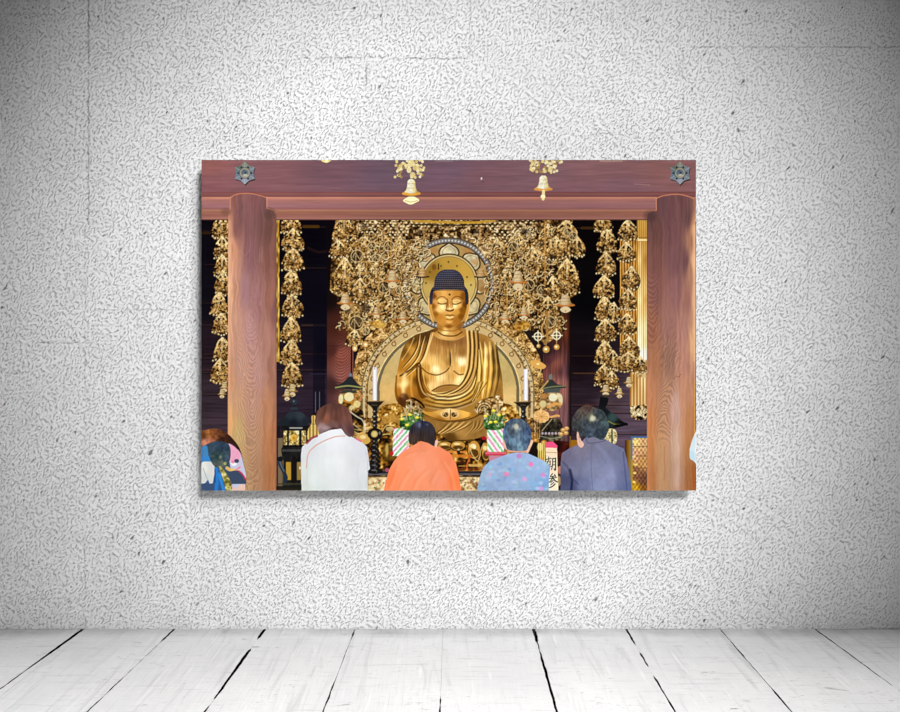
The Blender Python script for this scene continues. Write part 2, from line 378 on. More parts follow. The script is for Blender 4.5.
for x0, x1, ys in ((202, 228, (231, 264.5, 303, 325, 354, 358, 370, 372, 394)), (278, 326, (227, 268, 326, 354, 370)), (572, 602, (228, 356, 373, 405)), (600, 647, (404, 412, 433))):
    for y in ys: line([(x0, y), (x1, y)], 1.0, (96, 60, 40), .32)
    for y in ys: line([(x0, y + 1.3), (x1, y + 1.3)], 1.0, (5, 3, 6), .5)
line([(304, 226.5), (318, 226.5)], 3.2, (110, 70, 12), .55); line([(582, 228), (594, 228)], 3, (90, 55, 15), .5); line([(202, 233), (210, 233)], 2.5, (80, 50, 12), .5)
line([(302, 325), (324, 325)], 1.4, (100, 66, 36), .45); line([(574, 373.5), (600, 373.5)], 1.4, (100, 66, 30), .5)
put(rmask(313, 325, 316, 415), (8, 8, 20), .55, False); put(rmask(201, 228, 420, 424), (70, 56, 62), .6, False)
for x in (315.5, 319.5): line([(x, 392), (x, 412)], .8, (120, 118, 140), .7)
line([(310, 374), (327, 374)], 1, (60, 55, 80), .6)
line([(308, 248), (318, 252), (328, 251)], 2.5, (60, 30, 24), .4)
put(rmask(278, 283, 438, 491), (140, 120, 86), .8, False); put(rmask(282, 306, 455, 491), (96, 80, 46), .8, False); put(rmask(276.5, 280, 426, 438), (26, 20, 26), .9, False)
# ---------- the two round pillars inside
for (x0, x1, ya, sd, gcx, g) in ((327, 353.5, 220, 21, 341, 4.2), (543, 571, 220, 22, 557, 0)):
    part('printed_inner_pillar', 'dark red round pillar %s' % ('left of the golden statue' if x0 < 400 else 'right of the golden statue'))
    m = rmask(x0, x1, 222, 466)
    t = (m.x - x0) / (x1 - x0)
    if g:
        c = cf(m, [(332, 230, (10, 5, 8)), (340, 260, (10, 5, 8)), (332, 280, (14, 7, 9)), (348, 285, (20, 9, 9)), (345, 305, (50, 24, 18)), (330, 300, (18, 10, 11)), (335, 325, (62, 30, 22)), (345, 325, (92, 44, 32)), (331, 350, (70, 36, 30)), (342, 355, (138, 76, 62)), (342, 375, (140, 82, 72)), (331, 385, (62, 36, 36)), (344, 400, (110, 66, 60)), (330, 412, (70, 46, 50))])
        n = np.sin((m.y + .10 * (m.x - gcx) ** 2 + 3.5 * fbm(m.x / 5, m.y / 9, sd)) * 2.1); c = c * (1 + .16 * n * np.clip((m.y - 330) / 20, 0, 1))[..., None]
        put(m, c); line([(328, 346), (353, 346)], .8, (48, 24, 20), .5)
    else:
        c = cf(m, [(550, 240, (10, 5, 6)), (566, 250, (6, 3, 5)), (560, 280, (12, 6, 7)), (550, 300, (40, 18, 14)), (565, 310, (66, 32, 20)), (566, 330, (104, 50, 30)), (556, 335, (70, 34, 26)), (549, 360, (80, 44, 46)), (556, 365, (128, 72, 60)), (560, 385, (146, 92, 84)), (568, 370, (90, 56, 62)), (566, 420, (120, 80, 82)), (556, 425, (130, 86, 84)), (568, 450, (80, 58, 66)), (546, 350, (44, 26, 34))])
        n = vnoise(m.x / 1.1 + .02 * m.y, m.y / 12, sd); c = c * (.78 + .44 * n)[..., None] * np.clip((571.5 - m.x) / 5, .1, 1)[..., None]
        put(m, c)
# ---------- gold wall hanging and panel at the right
part('printed_gold_strip', 'pale gold vertical strip beside the right pillar')
m = rmask(637, 647, 219, 418); t = (m.x - 637) / 10
c = cf(m, [(642, 222, (196, 150, 70)), (642, 236, (190, 142, 64)), (639, 260, (232, 196, 118)), (645, 260, (180, 130, 60)), (640, 300, (246, 220, 150)), (645, 300, (214, 168, 96)), (640, 340, (255, 244, 200)), (645, 340, (250, 216, 150)), (642, 355, (255, 250, 222)), (642, 375, (222, 190, 126)), (642, 410, (232, 200, 140))])
put(m, c * (1 + .10 * np.sin(m.x * 3.2))[..., None]); line([(637, 240), (647, 240)], 1.6, (250, 236, 180), .9); line([(637, 237.5), (647, 237.5)], 1, (130, 90, 40), .7)
line([(640.2, 242), (640.2, 360)], .8, (255, 248, 214), .6); line([(643.6, 242), (643.6, 360)], .9, (190, 140, 70), .6)
line([(637.3, 220), (637.3, 358)], .8, (120, 84, 34), .7)
part('printed_gold_pendant', 'striped amber gold hanging pendant')
m = rmask(620, 637, 240, 362); put(m, ramp(.5 + .5 * np.sin(m.x * 2.3 + 1) * .8 + (fbm(m.x, m.y / 8, 8) - .5), [(0, (96, 56, 18)), (.5, (166, 108, 40)), (1, (226, 170, 84))]))
part('printed_pendant_base', 'pale fluted lower piece of the gold pendant with a scalloped dark foot'); m = rmask(630, 647, 360, 406); c = ramp(.5 + .5 * np.sin(m.x * 2.0), [(0, (186, 130, 58)), (.5, (226, 184, 110)), (1, (252, 236, 190))])  # lower piece of the gold pendant, kept as its own part
put(m, c * cf(m, [(632, 380, (.82, .7, .5)), (645, 380, (1, 1, 1)), (640, 365, (.85, .85, .8))])); m2 = rmask(637, 647, 360, 378); put(m2, grit(m2, 31, 1.6, bias=.15, ctr=1.2), .6)
m = pmask([(630, 406), (647, 404), (647, 419), (641, 420), (636, 420), (631, 417)]); put(m, grit(m, 12, 1.5, rp=GOLD, bias=-.08, ctr=3))
for k in range(5): scroll(632.5 + k * 3.2, 411 + (k % 2) * 3, 1.9, (240, 220, 170), .8)
# ---------- canopy of hanging ornaments (the busy gold mass)
part('printed_canopy_ornaments', 'dense mass of small gold hanging ornaments around the statue halo')
m = pmask([(336, 219), (573, 219), (570, 260), (560, 300), (566, 330), (545, 345), (530, 330), (370, 330), (352, 350), (343, 320), (340, 300), (330, 290), (332, 240)])
base = fbm(m.x / 11, m.y / 15, 17, 3)
put(m, grit(m, 2, 1.3, shape=(base - .5) * 1.2 - .14, ctr=1.5) * np.array([1.0, .95, .8]))
m = rmask(348, 545, 219, 240); put(m, grit(m, 4, 1.5, rp=GOLD, bias=-.14, ctr=2.2))
for row in range(9):
    for k in range(34):
        x = 362 + k * 5.2 + (row % 2) * 2.6 + R.uniform(-.7, .7); y = 222 + row * 3.0 + R.uniform(-.5, .5) - 2
        if abs(x - 449) < 42 and y > 228: continue
        if 348 < x < 548:
            ell(x, y, 1.15, 1.0, (216, 192, 140) if R.random() < .7 else (150, 112, 60), .9); ell(x - .3, y - .4, .5, .4, (255, 244, 214), .8); ell(x + .2, y + 1.6, 1.1, .6, (22, 14, 8), .75)
for (x, y, w, h) in ((382, 232, 26, 30), (517, 232, 26, 30), (346, 219, 22, 24), (360, 262, 18, 30), (376, 262, 22, 30), (400, 236, 18, 30), (497, 238, 18, 30), (532, 246, 20, 34), (395, 272, 20, 28),
                     (505, 268, 18, 28), (372, 300, 22, 22), (520, 288, 20, 22), (392, 300, 20, 24), (548, 224, 20, 26), (405, 296, 16, 24), (495, 300, 16, 22), (510, 306, 18, 20), (365, 236, 18, 22), (528, 300, 16, 20)):
    cluster(x, y, w, h, int(x), bias=-.04)
for k in range(1900):
    x = R.uniform(338, 562); y = R.uniform(224, 330)
    if math.hypot(x - 449, y - 284) < 44 or y < 238: continue
    c = R.choice([(238, 216, 166), (206, 172, 112), (28, 19, 12), (40, 27, 15), (176, 128, 64), (134, 98, 50), (226, 200, 146)])
    ell(x, y, R.uniform(.6, 1.3), R.uniform(.6, 1.3), c, .62)
def curls(n, x0, x1, y0, y1, ok, light=((240, 218, 166), (212, 178, 118), (228, 200, 146), (188, 140, 74))):
    for k in range(n):
        x = R.uniform(x0, x1); y = R.uniform(y0, y1)
        if not ok(x, y): continue
        a = R.uniform(0, 6.28); rr = R.uniform(1.4, 3.6); b = a + R.uniform(1.6, 4)
        P = [(x + rr * math.cos(a + (b - a) * q / 4), y + rr * math.sin(a + (b - a) * q / 4)) for q in range(5)]
        line([(px + .7, py + .9) for px, py in P], 1.0, (26, 17, 10), .55, smooth=False); line(P, R.uniform(.7, 1.1), R.choice(light), .85, smooth=False)
curls(620, 338, 566, 226, 330, lambda x, y: math.hypot(x - 449, y - 284) > 43 and (y > 240 or abs(x - 449) > 60))
for (x, y, r) in ((384, 287, 6), (357, 256, 6), (389, 246, 5), (513, 247, 5), (529, 285, 5.5), (542, 290, 5), (550, 260, 4.5), (376, 258, 4), (363, 288, 4), (404, 262, 4), (523, 262, 4), (494, 262, 3.5), (511, 285, 4), (372, 246, 4), (400, 290, 4), (556, 232, 4.5), (560, 300, 3)):
    scroll(x, y, r)
for x in (424, 480): line([(x, 225), (x, 268)], 1.2, (190, 140, 80), .8)
for (x, y0, y1) in ((379, 276, 318), (545, 222, 300), (391, 236, 268), (507, 290, 320), (524, 280, 330)): line([(x, y0), (x, y1)], 1.3, (205, 150, 70), .75)
for (x, y, r) in ((338, 300, 6), (365, 308, 5), (347, 310, 4), (336, 270, 5), (556, 280, 3), (352, 272, 4), (525, 232, 4), (420, 232, 3), (476, 232, 3), (364, 226, 3)): ell(x, y, r, r * .8, (22, 12, 10), .6, 3)
line([(414, 221), (425, 221.5), (450, 222.4), (475, 222.4), (494, 220.6)], 2.4, (196, 150, 50), .9); line([(416, 224.5), (450, 225.4), (490, 224.2)], 1.4, (40, 26, 8), .8)
# ---------- body mandorla
MAND = part('printed_mandorla', 'carved gold aureole behind the statue')
OUT = [(400, 318), (388, 322), (374, 330), (363, 342), (356, 358), (353, 378), (353, 400), (358, 425), (366, 440), (532, 440), (540, 425), (544, 400), (543, 378), (540, 358), (531, 342), (520, 328), (506, 320), (494, 318)]
m = pmask(OUT, True); put(m, grit(m, 6, 1.3, rp=GOLD, bias=.05, ctr=1.7) * np.array([1.0, .93, .78]))
for k in range(240):
    a = R.uniform(math.pi * .98, math.pi * 2.02); rr = R.uniform(86, 95)
    x = 448 + rr * math.cos(a); y = 392 + rr * .8 * math.sin(a)
    scrollc = R.choice([(238, 208, 140), (205, 160, 84), (52, 34, 14)])
    ring(x, y, R.uniform(1, 2), .7, scrollc, .8)
for (rx, ry, w, c, al) in ((86, 76, 1.2, (120, 100, 66), .9), (84, 74, 2.4, (216, 196, 150), .9), (81, 71, 1.0, (104, 84, 48), .9), (76.5, 68, 7.0, (208, 178, 122), 1), (72, 64, 1.4, (250, 226, 160), .9), (70, 62.5, 2.6, (112, 100, 74), 1)):
    b = box(448 - rx - 4, 448 + rx + 4, 310, 420); sl, x, y = b
    d = np.abs(np.hypot((x - 448) / rx, (y - 392) / ry) - 1) * (rx + ry) / 2
    d = np.where(y > 392, np.abs(np.abs(x - 448) - rx), d)
    put(M(sl, x, y, np.clip((w / 2 - d) / .6 + .5, 0, 1) * (y < 418)), c, al)
for k in range(44):
    a = math.pi + math.pi * k / 43; ell(448 + 84 * math.cos(a), 392 + 74 * math.sin(a), .9, .9, (84, 66, 40), .8)
for k in range(17):
    a = math.pi * 1.0 + math.pi * k / 16; x = 448 + 76.5 * math.cos(a); y = 392 + 68 * math.sin(a)
    ring(x, y, 2.0, 1.0, (112, 72, 26), .85); ell(x + 1, y - 3, .9, .7, (134, 92, 40), .8)
b = box(378, 518, 318, 424); sl, x, y = b
ins = np.where(y < 392, np.hypot((x - 448) / 68.5, (y - 392) / 61) < 1, np.abs(x - 448) < 68.5)
m = M(sl, x, y, ins.astype(float)); put(m, cf(m, [(390, 345, (208, 182, 122)), (385, 370, (206, 176, 112)), (388, 395, (226, 184, 112)), (384, 410, (190, 150, 86)), (510, 350, (196, 176, 110)), (507, 375, (196, 168, 104)), (508, 400, (226, 190, 120)), (400, 330, (214, 184, 130)), (495, 330, (206, 176, 118))]) * (1 + .12 * (fbm(m.x / 4, m.y / 4, 41) - .5))[..., None])
m = pmask([(380, 408), (400, 404), (405, 420), (395, 428), (376, 428)], True); put(m, grit(m, 14, 1.6, rp=AMBER, bias=.05, ctr=1.8)); m = pmask([(500, 404), (516, 408), (520, 424), (505, 424)], True); put(m, grit(m, 15, 1.6, rp=AMBER, bias=.05, ctr=1.8))
# corner clouds of the aureole
m = pmask([(369, 322), (374, 321), (378, 319), (384, 323), (386, 326), (380, 328), (372, 326)], True); put(m, grit(m, 5, 2, rp=AMBER, bias=.16, ctr=1.0))
m = pmask([(514, 326), (520, 321), (528, 322), (530, 326), (524, 330), (516, 330)], True); put(m, grit(m, 5, 2, rp=AMBER, bias=.08, ctr=1.2))
m = pmask([(530, 362), (535, 360), (541, 362), (546, 366), (543, 369), (536, 368)], True); put(m, (222, 168, 84)); ell(538, 364, 1.6, 1, (255, 236, 180), .8)
# ---------- head halo
HALO = part('printed_head_halo', 'round petalled gold halo behind the head')
cx, cy = 449.0, 284.0
m = emask(cx, cy, 46, 46); put(m, grit(m, 23, 1.6, bias=.08, ctr=1.3) * np.array([1, .97, .92]))
ring(cx, cy, 43.5, 4.4, (112, 108, 106), .95, own=True); ring(cx, cy, 40.8, 1.2, (44, 36, 30), .9); ring(cx, cy, 46.2, 1, (40, 30, 22), .8)
for k in range(84):
    a = 2 * math.pi * k / 84; x = cx + 43.5 * math.cos(a); y = cy + 43.5 * math.sin(a)
    ell(x, y, 1.0, 1.0, (206, 204, 196), .9)
ell(cx, cy, 40, 40, (176, 142, 84), .9)
for k in range(8):
    a = -math.pi / 2 + k * math.pi / 4
    def pr(r, t): return (cx + r * math.cos(a) - t * math.sin(a), cy + r * math.sin(a) + t * math.cos(a))
    P = [pr(26, -6.5), pr(30, -9), pr(35, -7.5), pr(38, -3.5), pr(40, 0), pr(38, 3.5), pr(35, 7.5), pr(30, 9), pr(26, 6.5)]
    m = pmask(P, True); bc = (236, 222, 178) if k in (0, 1, 7, 2) else (222, 204, 152)
    put(m, np.array(bc) * (1 - .22 * vnoise(m.x / 3, m.y / 3, 50 + k))[..., None])
    line([pr(26, -7.5), pr(31, -10), pr(36, -8), pr(39, -3.5), pr(41, 0), pr(39, 3.5), pr(36, 8), pr(31, 10), pr(26, 7.5)], 1.5, (52, 40, 26), .9)
    line([pr(28, -4.5), pr(32, -6.5), pr(36, -4), pr(38, 0), pr(36, 4), pr(32, 6.5), pr(28, 4.5)], .8, (150, 120, 70), .7)
for (x, y) in ((433, 251), (468, 251), (427, 258), (475, 262)): ell(x, y, 4, 3, (176, 116, 60), .55, 3)
ell(cx, cy, 29, 30, (206, 180, 120), 1); ring(cx, cy, 29, 1.4, (54, 42, 22), .9, sq=1.03); ring(cx, cy, 26.5, .9, (120, 96, 50), .8, sq=1.03)
m = emask(cx, cy, 26, 27); put(m, cf(m, [(449, 262, (186, 146, 60)), (432, 272, (150, 112, 38)), (428, 290, (196, 164, 88)), (470, 290, (206, 178, 100)), (466, 270, (200, 158, 66)), (430, 305, (170, 140, 76))]))
for (x, y, c) in ((448.5, 262, 0), (441, 266, 0), (457, 266, 0), (467, 277, 0), (471, 285, 0), (426, 283, 0), (430, 272, 1)): ell(x, y, 1.0, 1.2, (96, 72, 30), .8)
line([(438.5, 264), (438.5, 269)], 1.4, (60, 40, 14), .9); ell(434, 267, 2.2, 3, (110, 66, 24), .8, 1.5)
for (x, y, ra, rb) in ((481, 285, 5, 6), (484, 290, 4, 4)): ell(x, y, ra, rb, (150, 104, 50), .7, 2)
CAN = [i for i, p in enumerate(PARTS) if p[0] == 'printed_canopy_ornaments'][0]
use(CAN)
for P in ([(401, 262), (410, 256), (418, 258), (416, 268), (412, 280), (413, 292), (416, 304), (420, 312), (414, 322), (404, 318), (400, 290)], [(497, 250), (490, 254), (491, 268), (494, 280), (492, 296), (488, 310), (484, 318), (490, 326), (498, 318), (500, 285)], [(408, 246), (420, 238), (428, 240), (424, 250), (420, 262), (410, 266)], [(480, 238), (490, 244), (492, 258), (484, 256), (478, 248)]):
    m = pmask(P, True); m.a = m.a * (vnoise(m.x / 2.2, m.y / 2.2, 37) > .36); put(m, grit(m, 38, 1.4, bias=.0, ctr=1.7))
curls(70, 403, 420, 244, 318, lambda x, y: True); curls(70, 486, 498, 246, 322, lambda x, y: True); curls(24, 414, 430, 238, 262, lambda x, y: True)
# ---------- the statue
ST = part('printed_statue', 'seated gilded statue with bare chest and draped robe')
BODY = [(437, 328), (426, 332), (415, 335), (406, 343), (401, 354), (398, 368), (395, 384), (395, 396), (399, 404), (407, 409), (418, 413), (424, 420), (433, 428), (436, 437), (460, 441), (484, 438), (488, 428), (492, 418),
        (498, 412), (503, 404), (503, 392), (502, 376), (499, 360), (497, 348), (490, 338), (479, 333), (468, 331), (462, 328)]
m = pmask(BODY, True)
c = cf(m, [(414, 340, (96, 68, 34)), (425, 336, (90, 62, 36)), (404, 352, (120, 84, 34)), (412, 350, (196, 142, 62)), (418, 345, (150, 104, 44)), (403, 366, (176, 120, 44)), (400, 380, (214, 158, 78)), (404, 384, (246, 212, 140)), (398, 392, (180, 118, 44)),
           (410, 390, (170, 112, 40)), (411, 372, (196, 136, 50)), (418, 380, (110, 70, 26)), (422, 392, (150, 98, 34)), (416, 362, (205, 150, 70)), (428, 352, (160, 112, 52)),
           (488, 350, (236, 192, 108)), (482, 345, (150, 106, 50)), (495, 352, (110, 78, 36)), (484, 365, (240, 196, 100)), (490, 370, (210, 158, 66)), (497, 372, (120, 88, 44)), (487, 385, (226, 176, 66)), (480, 392, (204, 150, 62)), (496, 390, (150, 108, 50)),
           (500, 360, (70, 50, 28)), (470, 345, (170, 124, 66)), (440, 400, (190, 150, 76)), (455, 398, (206, 168, 96)), (430, 402, (156, 110, 44)), (470, 402, (160, 116, 48)), (450, 409, (128, 100, 60)), (412, 408, (90, 62, 36)),
           (440, 430, (150, 112, 58)), (460, 430, (176, 134, 72)), (478, 428, (140, 104, 54)), (486, 420, (150, 116, 66)), (450, 438, (96, 68, 34)), (495, 404, (150, 118, 70)), (402, 402, (84, 52, 28))])
put(m, c * (1 + .14 * (fbm(m.x / 2.2, m.y / 5, 33) - .5))[..., None])
ROBE = CUR
# chest
CH = part('printed_bare_chest', 'bare gilded chest with a pale sheen', ST)
m = pmask([(433, 332), (428, 345), (424, 357), (421, 368), (424, 380), (430, 390), (434, 394), (441, 388), (452, 385), (460, 386), (464, 378), (467, 368), (467, 352), (468, 340), (464, 333), (449, 338)], True)
put(m, cf(m, [(440, 340, (150, 104, 54)), (449, 341, (140, 98, 54)), (460, 340, (144, 100, 56)), (436, 348, (176, 126, 66)), (449, 352, (170, 124, 64)), (462, 352, (156, 112, 56)), (432, 362, (236, 190, 114)), (435, 369, (255, 232, 176)), (442, 364, (222, 176, 100)),
              (448, 362, (170, 124, 62)), (455, 364, (214, 168, 94)), (461, 362, (255, 236, 186)), (463, 370, (210, 160, 80)), (427, 368, (200, 150, 70)), (430, 376, (206, 156, 76)), (440, 378, (244, 210, 146)), (452, 376, (206, 158, 88)), (460, 380, (250, 222, 160)), (433, 386, (240, 200, 130)), (445, 384, (210, 166, 100)), (424, 380, (150, 100, 40))]) * (1 + .16 * (vnoise(m.x / .9, m.y / 9, 44) - .5))[..., None])
line([(450, 352), (450.4, 360), (450, 367)], 1.5, (60, 44, 36), .9, taper=True); line([(451.5, 350), (452, 365)], 1.2, (230, 190, 120), .5)
line([(422, 368), (428, 373), (437, 375), (445, 372), (449, 368)], 1.3, (112, 70, 26), .85); line([(454, 371), (459, 374.5), (464, 374)], 1.3, (120, 76, 30), .85)
for x, y in ((437, 347), (442, 346), (455, 344), (448, 349)): line([(x, y), (x, y + 8)], .8, (220, 180, 120), .5)
use(ROBE)
def fold(P, w=1.6, d=(84, 54, 24), l=(246, 214, 142), off=(1.3, 0), al=.85):
    line(P, w, d, al, taper=True); line([(x + off[0], y + off[1]) for x, y in P], w * .8, l, al * .85, taper=True)
for dx, c in ((0, (240, 204, 130)), (2.4, (70, 46, 24)), (4.4, (232, 192, 116)), (6.6, (66, 44, 26)), (8.6, (206, 160, 92)), (10.6, (70, 50, 34))):
    line([(467 + dx, 331), (468 + dx, 345), (467.5 + dx, 358), (466 + dx, 370), (461 + dx * 1.05, 381), (454 + dx * .9, 388 + dx * .25), (444 + dx * .3, 392 + dx * .6), (434, 393 + dx * .7)], 1.7, c, .8, soft=.9)
for k, (x, w, c) in enumerate(((481, 1.8, (250, 220, 140)), (483.5, 1.3, (130, 84, 30)), (485.6, 2, (255, 238, 180)), (488.4, 1.4, (140, 92, 34)), (490.4, 1.6, (240, 202, 120)), (492.8, 1.6, (74, 56, 36)), (495.2, 1.4, (206, 164, 92)), (497.4, 1.6, (80, 60, 36)))):
    line([(x - 1, 342), (x, 352), (x + (x - 488) * .2, 368), (x + (x - 488) * .15 - 1.2, 384), (x - 3.4, 398)], w, c, .75, soft=.9, taper=True)
for k in range(4): line([(478 + k * 1.0, 350), (477 + k * 2.2, 372), (474 + k * 2.6, 392)], 1.2, [(92, 62, 24), (236, 196, 110), (110, 76, 28), (228, 186, 90)][k], .8)
fold([(424, 336), (421, 346), (418, 356), (411, 366), (401, 375)], 1.6); fold([(419, 334), (417, 347), (411, 358), (402, 368)], 1.4); fold([(430, 332), (427, 345), (423, 357), (416, 367), (405, 377)], 1.8)
line([(433, 333), (429, 346), (425, 358), (420, 366)], 1.4, (236, 196, 128), .8); line([(414, 338), (409, 349), (402, 360)], 1.2, (240, 200, 120), .5)
line([(400, 376), (410, 370), (419, 363), (421, 372), (420, 380), (424, 392)], 1.6, (76, 46, 20), .85); m = pmask([(416, 367), (420, 366), (421, 378), (424, 390), (428, 396), (421, 398), (417, 386)], True); put(m, (96, 60, 24), .75)
line([(418.5, 368), (419, 380), (423, 392), (430, 398)], 1.3, (214, 172, 110), .8); line([(423, 372), (425, 384), (431, 393)], 1.2, (230, 180, 90), .7)
line([(405, 374), (403, 386), (404, 398)], 3.4, (255, 230, 160), .6, soft=2.4); line([(396.5, 376), (396, 392), (400, 402)], 1.6, (110, 70, 26), .7); line([(412, 374), (411, 388), (413, 400)], 2, (226, 164, 66), .6, soft=1.5)
ell(404, 399, 5, 5.5, (92, 56, 34), .85, 2.5); ell(402, 396, 2, 1.6, (166, 120, 70), .6, 1.5)
# belly folds
line([(432, 391), (440, 386.5), (450, 385), (459, 386)], 1.5, (112, 74, 30), .9)
m = pmask([(433, 391), (441, 387), (451, 385.6), (459, 386.5), (456, 389), (447, 391.5), (437, 392.5)], True); put(m, (160, 116, 60), .9)
for k, (y, c) in enumerate(((393.5, (238, 200, 120)), (395.2, (120, 84, 40)), (397.0, (250, 226, 160)), (399, (96, 66, 32)), (400.8, (226, 180, 84)), (402.8, (110, 74, 30)), (404.6, (196, 156, 84)), (406.6, (90, 64, 40)), (408.4, (176, 146, 104)))):
    s = k / 9; line([(428 - 7 * s, y - 4 + 2 * s), (436, y + .5), (450, y + 1.5), (462 + 2 * s, y - 1.5), (470 + 6 * s, y - 9 + 2 * s), (475 + 5 * s, y - 20)], 1.5, c, .8, soft=.8, taper=True)
for k in range(5):
    line([(471 + k * 1.5, 402 - k), (476 + k * 1.6, 393 - k), (479 + k * 2, 382)], 1, [(84, 58, 22), (240, 200, 120), (100, 70, 26), (222, 176, 80), (90, 62, 26)][k], .7)
# left arm cuff, ornate sleeve ends
m = pmask([(406, 401), (414, 400), (420, 405), (424, 412), (418, 415), (408, 412)], True); put(m, grit(m, 40, 1.5, bias=-.08, ctr=1.6)); m = pmask([(474, 408), (480, 401), (490, 397), (500, 396), (503, 402), (500, 411), (490, 416), (480, 415)], True); put(m, grit(m, 42, 1.5, bias=.0, ctr=1.7))
for r in (3, 5.5, 8): line([(484 - r, 411), (484 - r * .7, 411 - r * .8), (484, 410 - r), (484 + r * .8, 410 - r * .7), (484 + r, 412)], .9, (92, 66, 36), .8); line([(484 - r + .9, 411), (484 - r * .6, 411.5 - r * .75), (484, 411 - r), (484 + r * .7, 411 - r * .7)], .8, (226, 196, 140), .7)
line([(412, 398), (420, 402), (424, 407)], 2, (26, 18, 14), .8); line([(411, 401), (411, 408)], 1.3, (220, 214, 190), .7); line([(416, 406), (424, 411)], 1.2, (190, 160, 120), .7)
# legs
line([(424, 413), (432, 418), (445, 421), (460, 421), (472, 418), (484, 412)], 2, (84, 58, 30), .7)
for k in range(9):
    t = k / 8; line([(474 - 26 * t, 421 + 1 * t), (466 - 24 * t, 427 + 1.5 * t), (452 - 16 * t, 432 + 2 * t), (437, 431 + 6 * t)], 1.2, (232, 192, 116) if k % 2 else (92, 62, 28), .7, taper=True)
for k in range(7): line([(487 - k * 2.2, 418 + k * .4), (482 - k * 1.6, 428), (470 - k * 1.0, 434 + k * .5)], 1.0, (96, 66, 30) if k % 2 else (206, 164, 96), .65, taper=True)
line([(436, 438), (450, 441), (468, 441), (484, 437)], 1.6, (60, 40, 20), .8)
# hands
HD = part('printed_folded_hands', 'folded gilded hands resting in the lap', ST)
m = pmask([(422, 411), (430, 412), (440, 410), (449, 408.5), (458, 409.5), (468, 412), (476, 415), (470, 418), (460, 420), (449, 421), (438, 420), (429, 417)], True)
put(m, cf(m, [(428, 413, (200, 146, 60)), (440, 412, (214, 164, 84)), (449, 411, (236, 196, 130)), (455, 418, (196, 146, 74)), (440, 419, (160, 110, 46)), (466, 413, (232, 178, 84)), (474, 415, (170, 116, 44))]))
for s in (-1, 1):
    ell(449.8 + s * 4.8, 414.0, 4.6, 3.7, (226, 188, 126), .9, 1); ell(449.8 + s * 4.4, 414.4, 3.0, 2.6, (104, 76, 38), .85, 1); ell(449.8 + s * 4.0, 415.2, 1.8, 1.7, (44, 34, 22), .85, 1); line([(449.8 + s * 3, 411.6), (449.8 + s * 5.4, 412.2), (449.8 + s * 6.4, 414.4)], 1, (236, 206, 150), .8); line([(449.8 + s * 5, 413.6), (449.8 + s * 3.4, 416)], .8, (196, 160, 100), .7)
line([(450.3, 410), (450.3, 419)], 1.1, (128, 84, 40), .9); line([(449.2, 409), (449.2, 413)], 1, (250, 226, 170), .8)
line([(424, 414), (434, 418), (446, 420.5), (458, 420), (470, 417)], 1.0, (110, 70, 26), .8)
# neck + face + ears + hair
NK = part('printed_neck', None, ST)
m = pmask([(438, 322), (462, 322), (461, 330), (466, 335), (458, 339), (449, 340), (440, 339), (433, 334), (438, 330)], True)
put(m, cf(m, [(440, 328, (170, 118, 50)), (449, 328, (190, 138, 66)), (446, 332, (250, 216, 140)), (458, 332, (190, 136, 66)), (449, 336, (206, 156, 86)), (460, 328, (140, 92, 40))]))
line([(438, 328), (444, 330.5), (454, 330.8), (461, 328)], 1.0, (150, 96, 36), .8); line([(438, 332), (444, 335.4), (455, 335.8), (462, 332)], 1.2, (88, 56, 24), .9); line([(436, 335), (444, 339.4), (455, 340), (464, 336)], 1.1, (196, 150, 90), .7)
FC = part('printed_face', 'golden face with lowered eyelids', ST)
for s, P in ((-1, [(431.5, 296), (428.5, 298), (428.3, 306), (430, 314), (432, 321), (434, 322), (434, 300)]), (1, [(467, 296), (469.6, 298), (469.8, 306), (468.4, 314), (466.4, 321), (464.6, 322), (465, 300)])):
    m = pmask(P, True); put(m, (198, 148, 72)); line(P[1:5], .9, (240, 206, 140), .7)
m = pmask([(433, 291), (431.8, 300), (432.4, 310), (435, 318), (440, 324.5), (449, 328), (458, 324.5), (463.4, 318), (466.4, 309), (467, 299), (465, 290), (457, 287), (441, 287)], True)
put(m, cf(m, [(434, 296, (120, 72, 28)), (433, 306, (140, 88, 34)), (436, 302, (206, 152, 76)), (438, 294, (200, 146, 76)), (444, 293, (222, 166, 90)), (449, 292, (206, 152, 78)), (457, 294, (190, 132, 58)), (464, 296, (130, 82, 30)),
              (465, 305, (110, 66, 22)), (462, 310, (136, 84, 28)), (440, 301, (236, 188, 110)), (442, 307, (255, 228, 160)), (439, 310, (240, 196, 118)), (449, 304, (180, 124, 56)), (455, 306, (252, 222, 154)), (459, 305, (226, 174, 94)), (457, 312, (206, 150, 66)),
              (449, 313, (214, 160, 84)), (440, 317, (190, 130, 54)), (443, 320, (200, 140, 62)), (449, 322, (226, 172, 90)), (449, 326, (140, 88, 34)), (456, 321, (168, 112, 44)), (461, 316, (132, 82, 28)), (436, 314, (150, 96, 36))], 3.4))
line([(436.5, 299.5), (440, 297), (444, 297), (446.8, 299.4)], .9, (116, 72, 30), .85); line([(452, 299.4), (455, 296.8), (459, 296.6), (463, 299)], .9, (112, 68, 28), .85)
line([(438, 303), (441, 304), (446, 303.6)], 1.1, (84, 50, 22), .9); line([(452.4, 303.8), (456, 304.2), (461, 302.6)], 1.1, (84, 50, 22), .9)
line([(439, 300.8), (442.5, 299.8), (446, 301)], 1.1, (250, 216, 150), .6); line([(453, 301), (456.5, 299.8), (460, 300.8)], 1.1, (250, 216, 150), .6)
line([(447.3, 299), (447.2, 304), (446.4, 308)], .9, (110, 66, 26), .8); line([(449.8, 300), (450, 308)], 1.6, (214, 160, 84), .6); line([(452, 299.5), (452.6, 307)], .9, (150, 96, 40), .6)
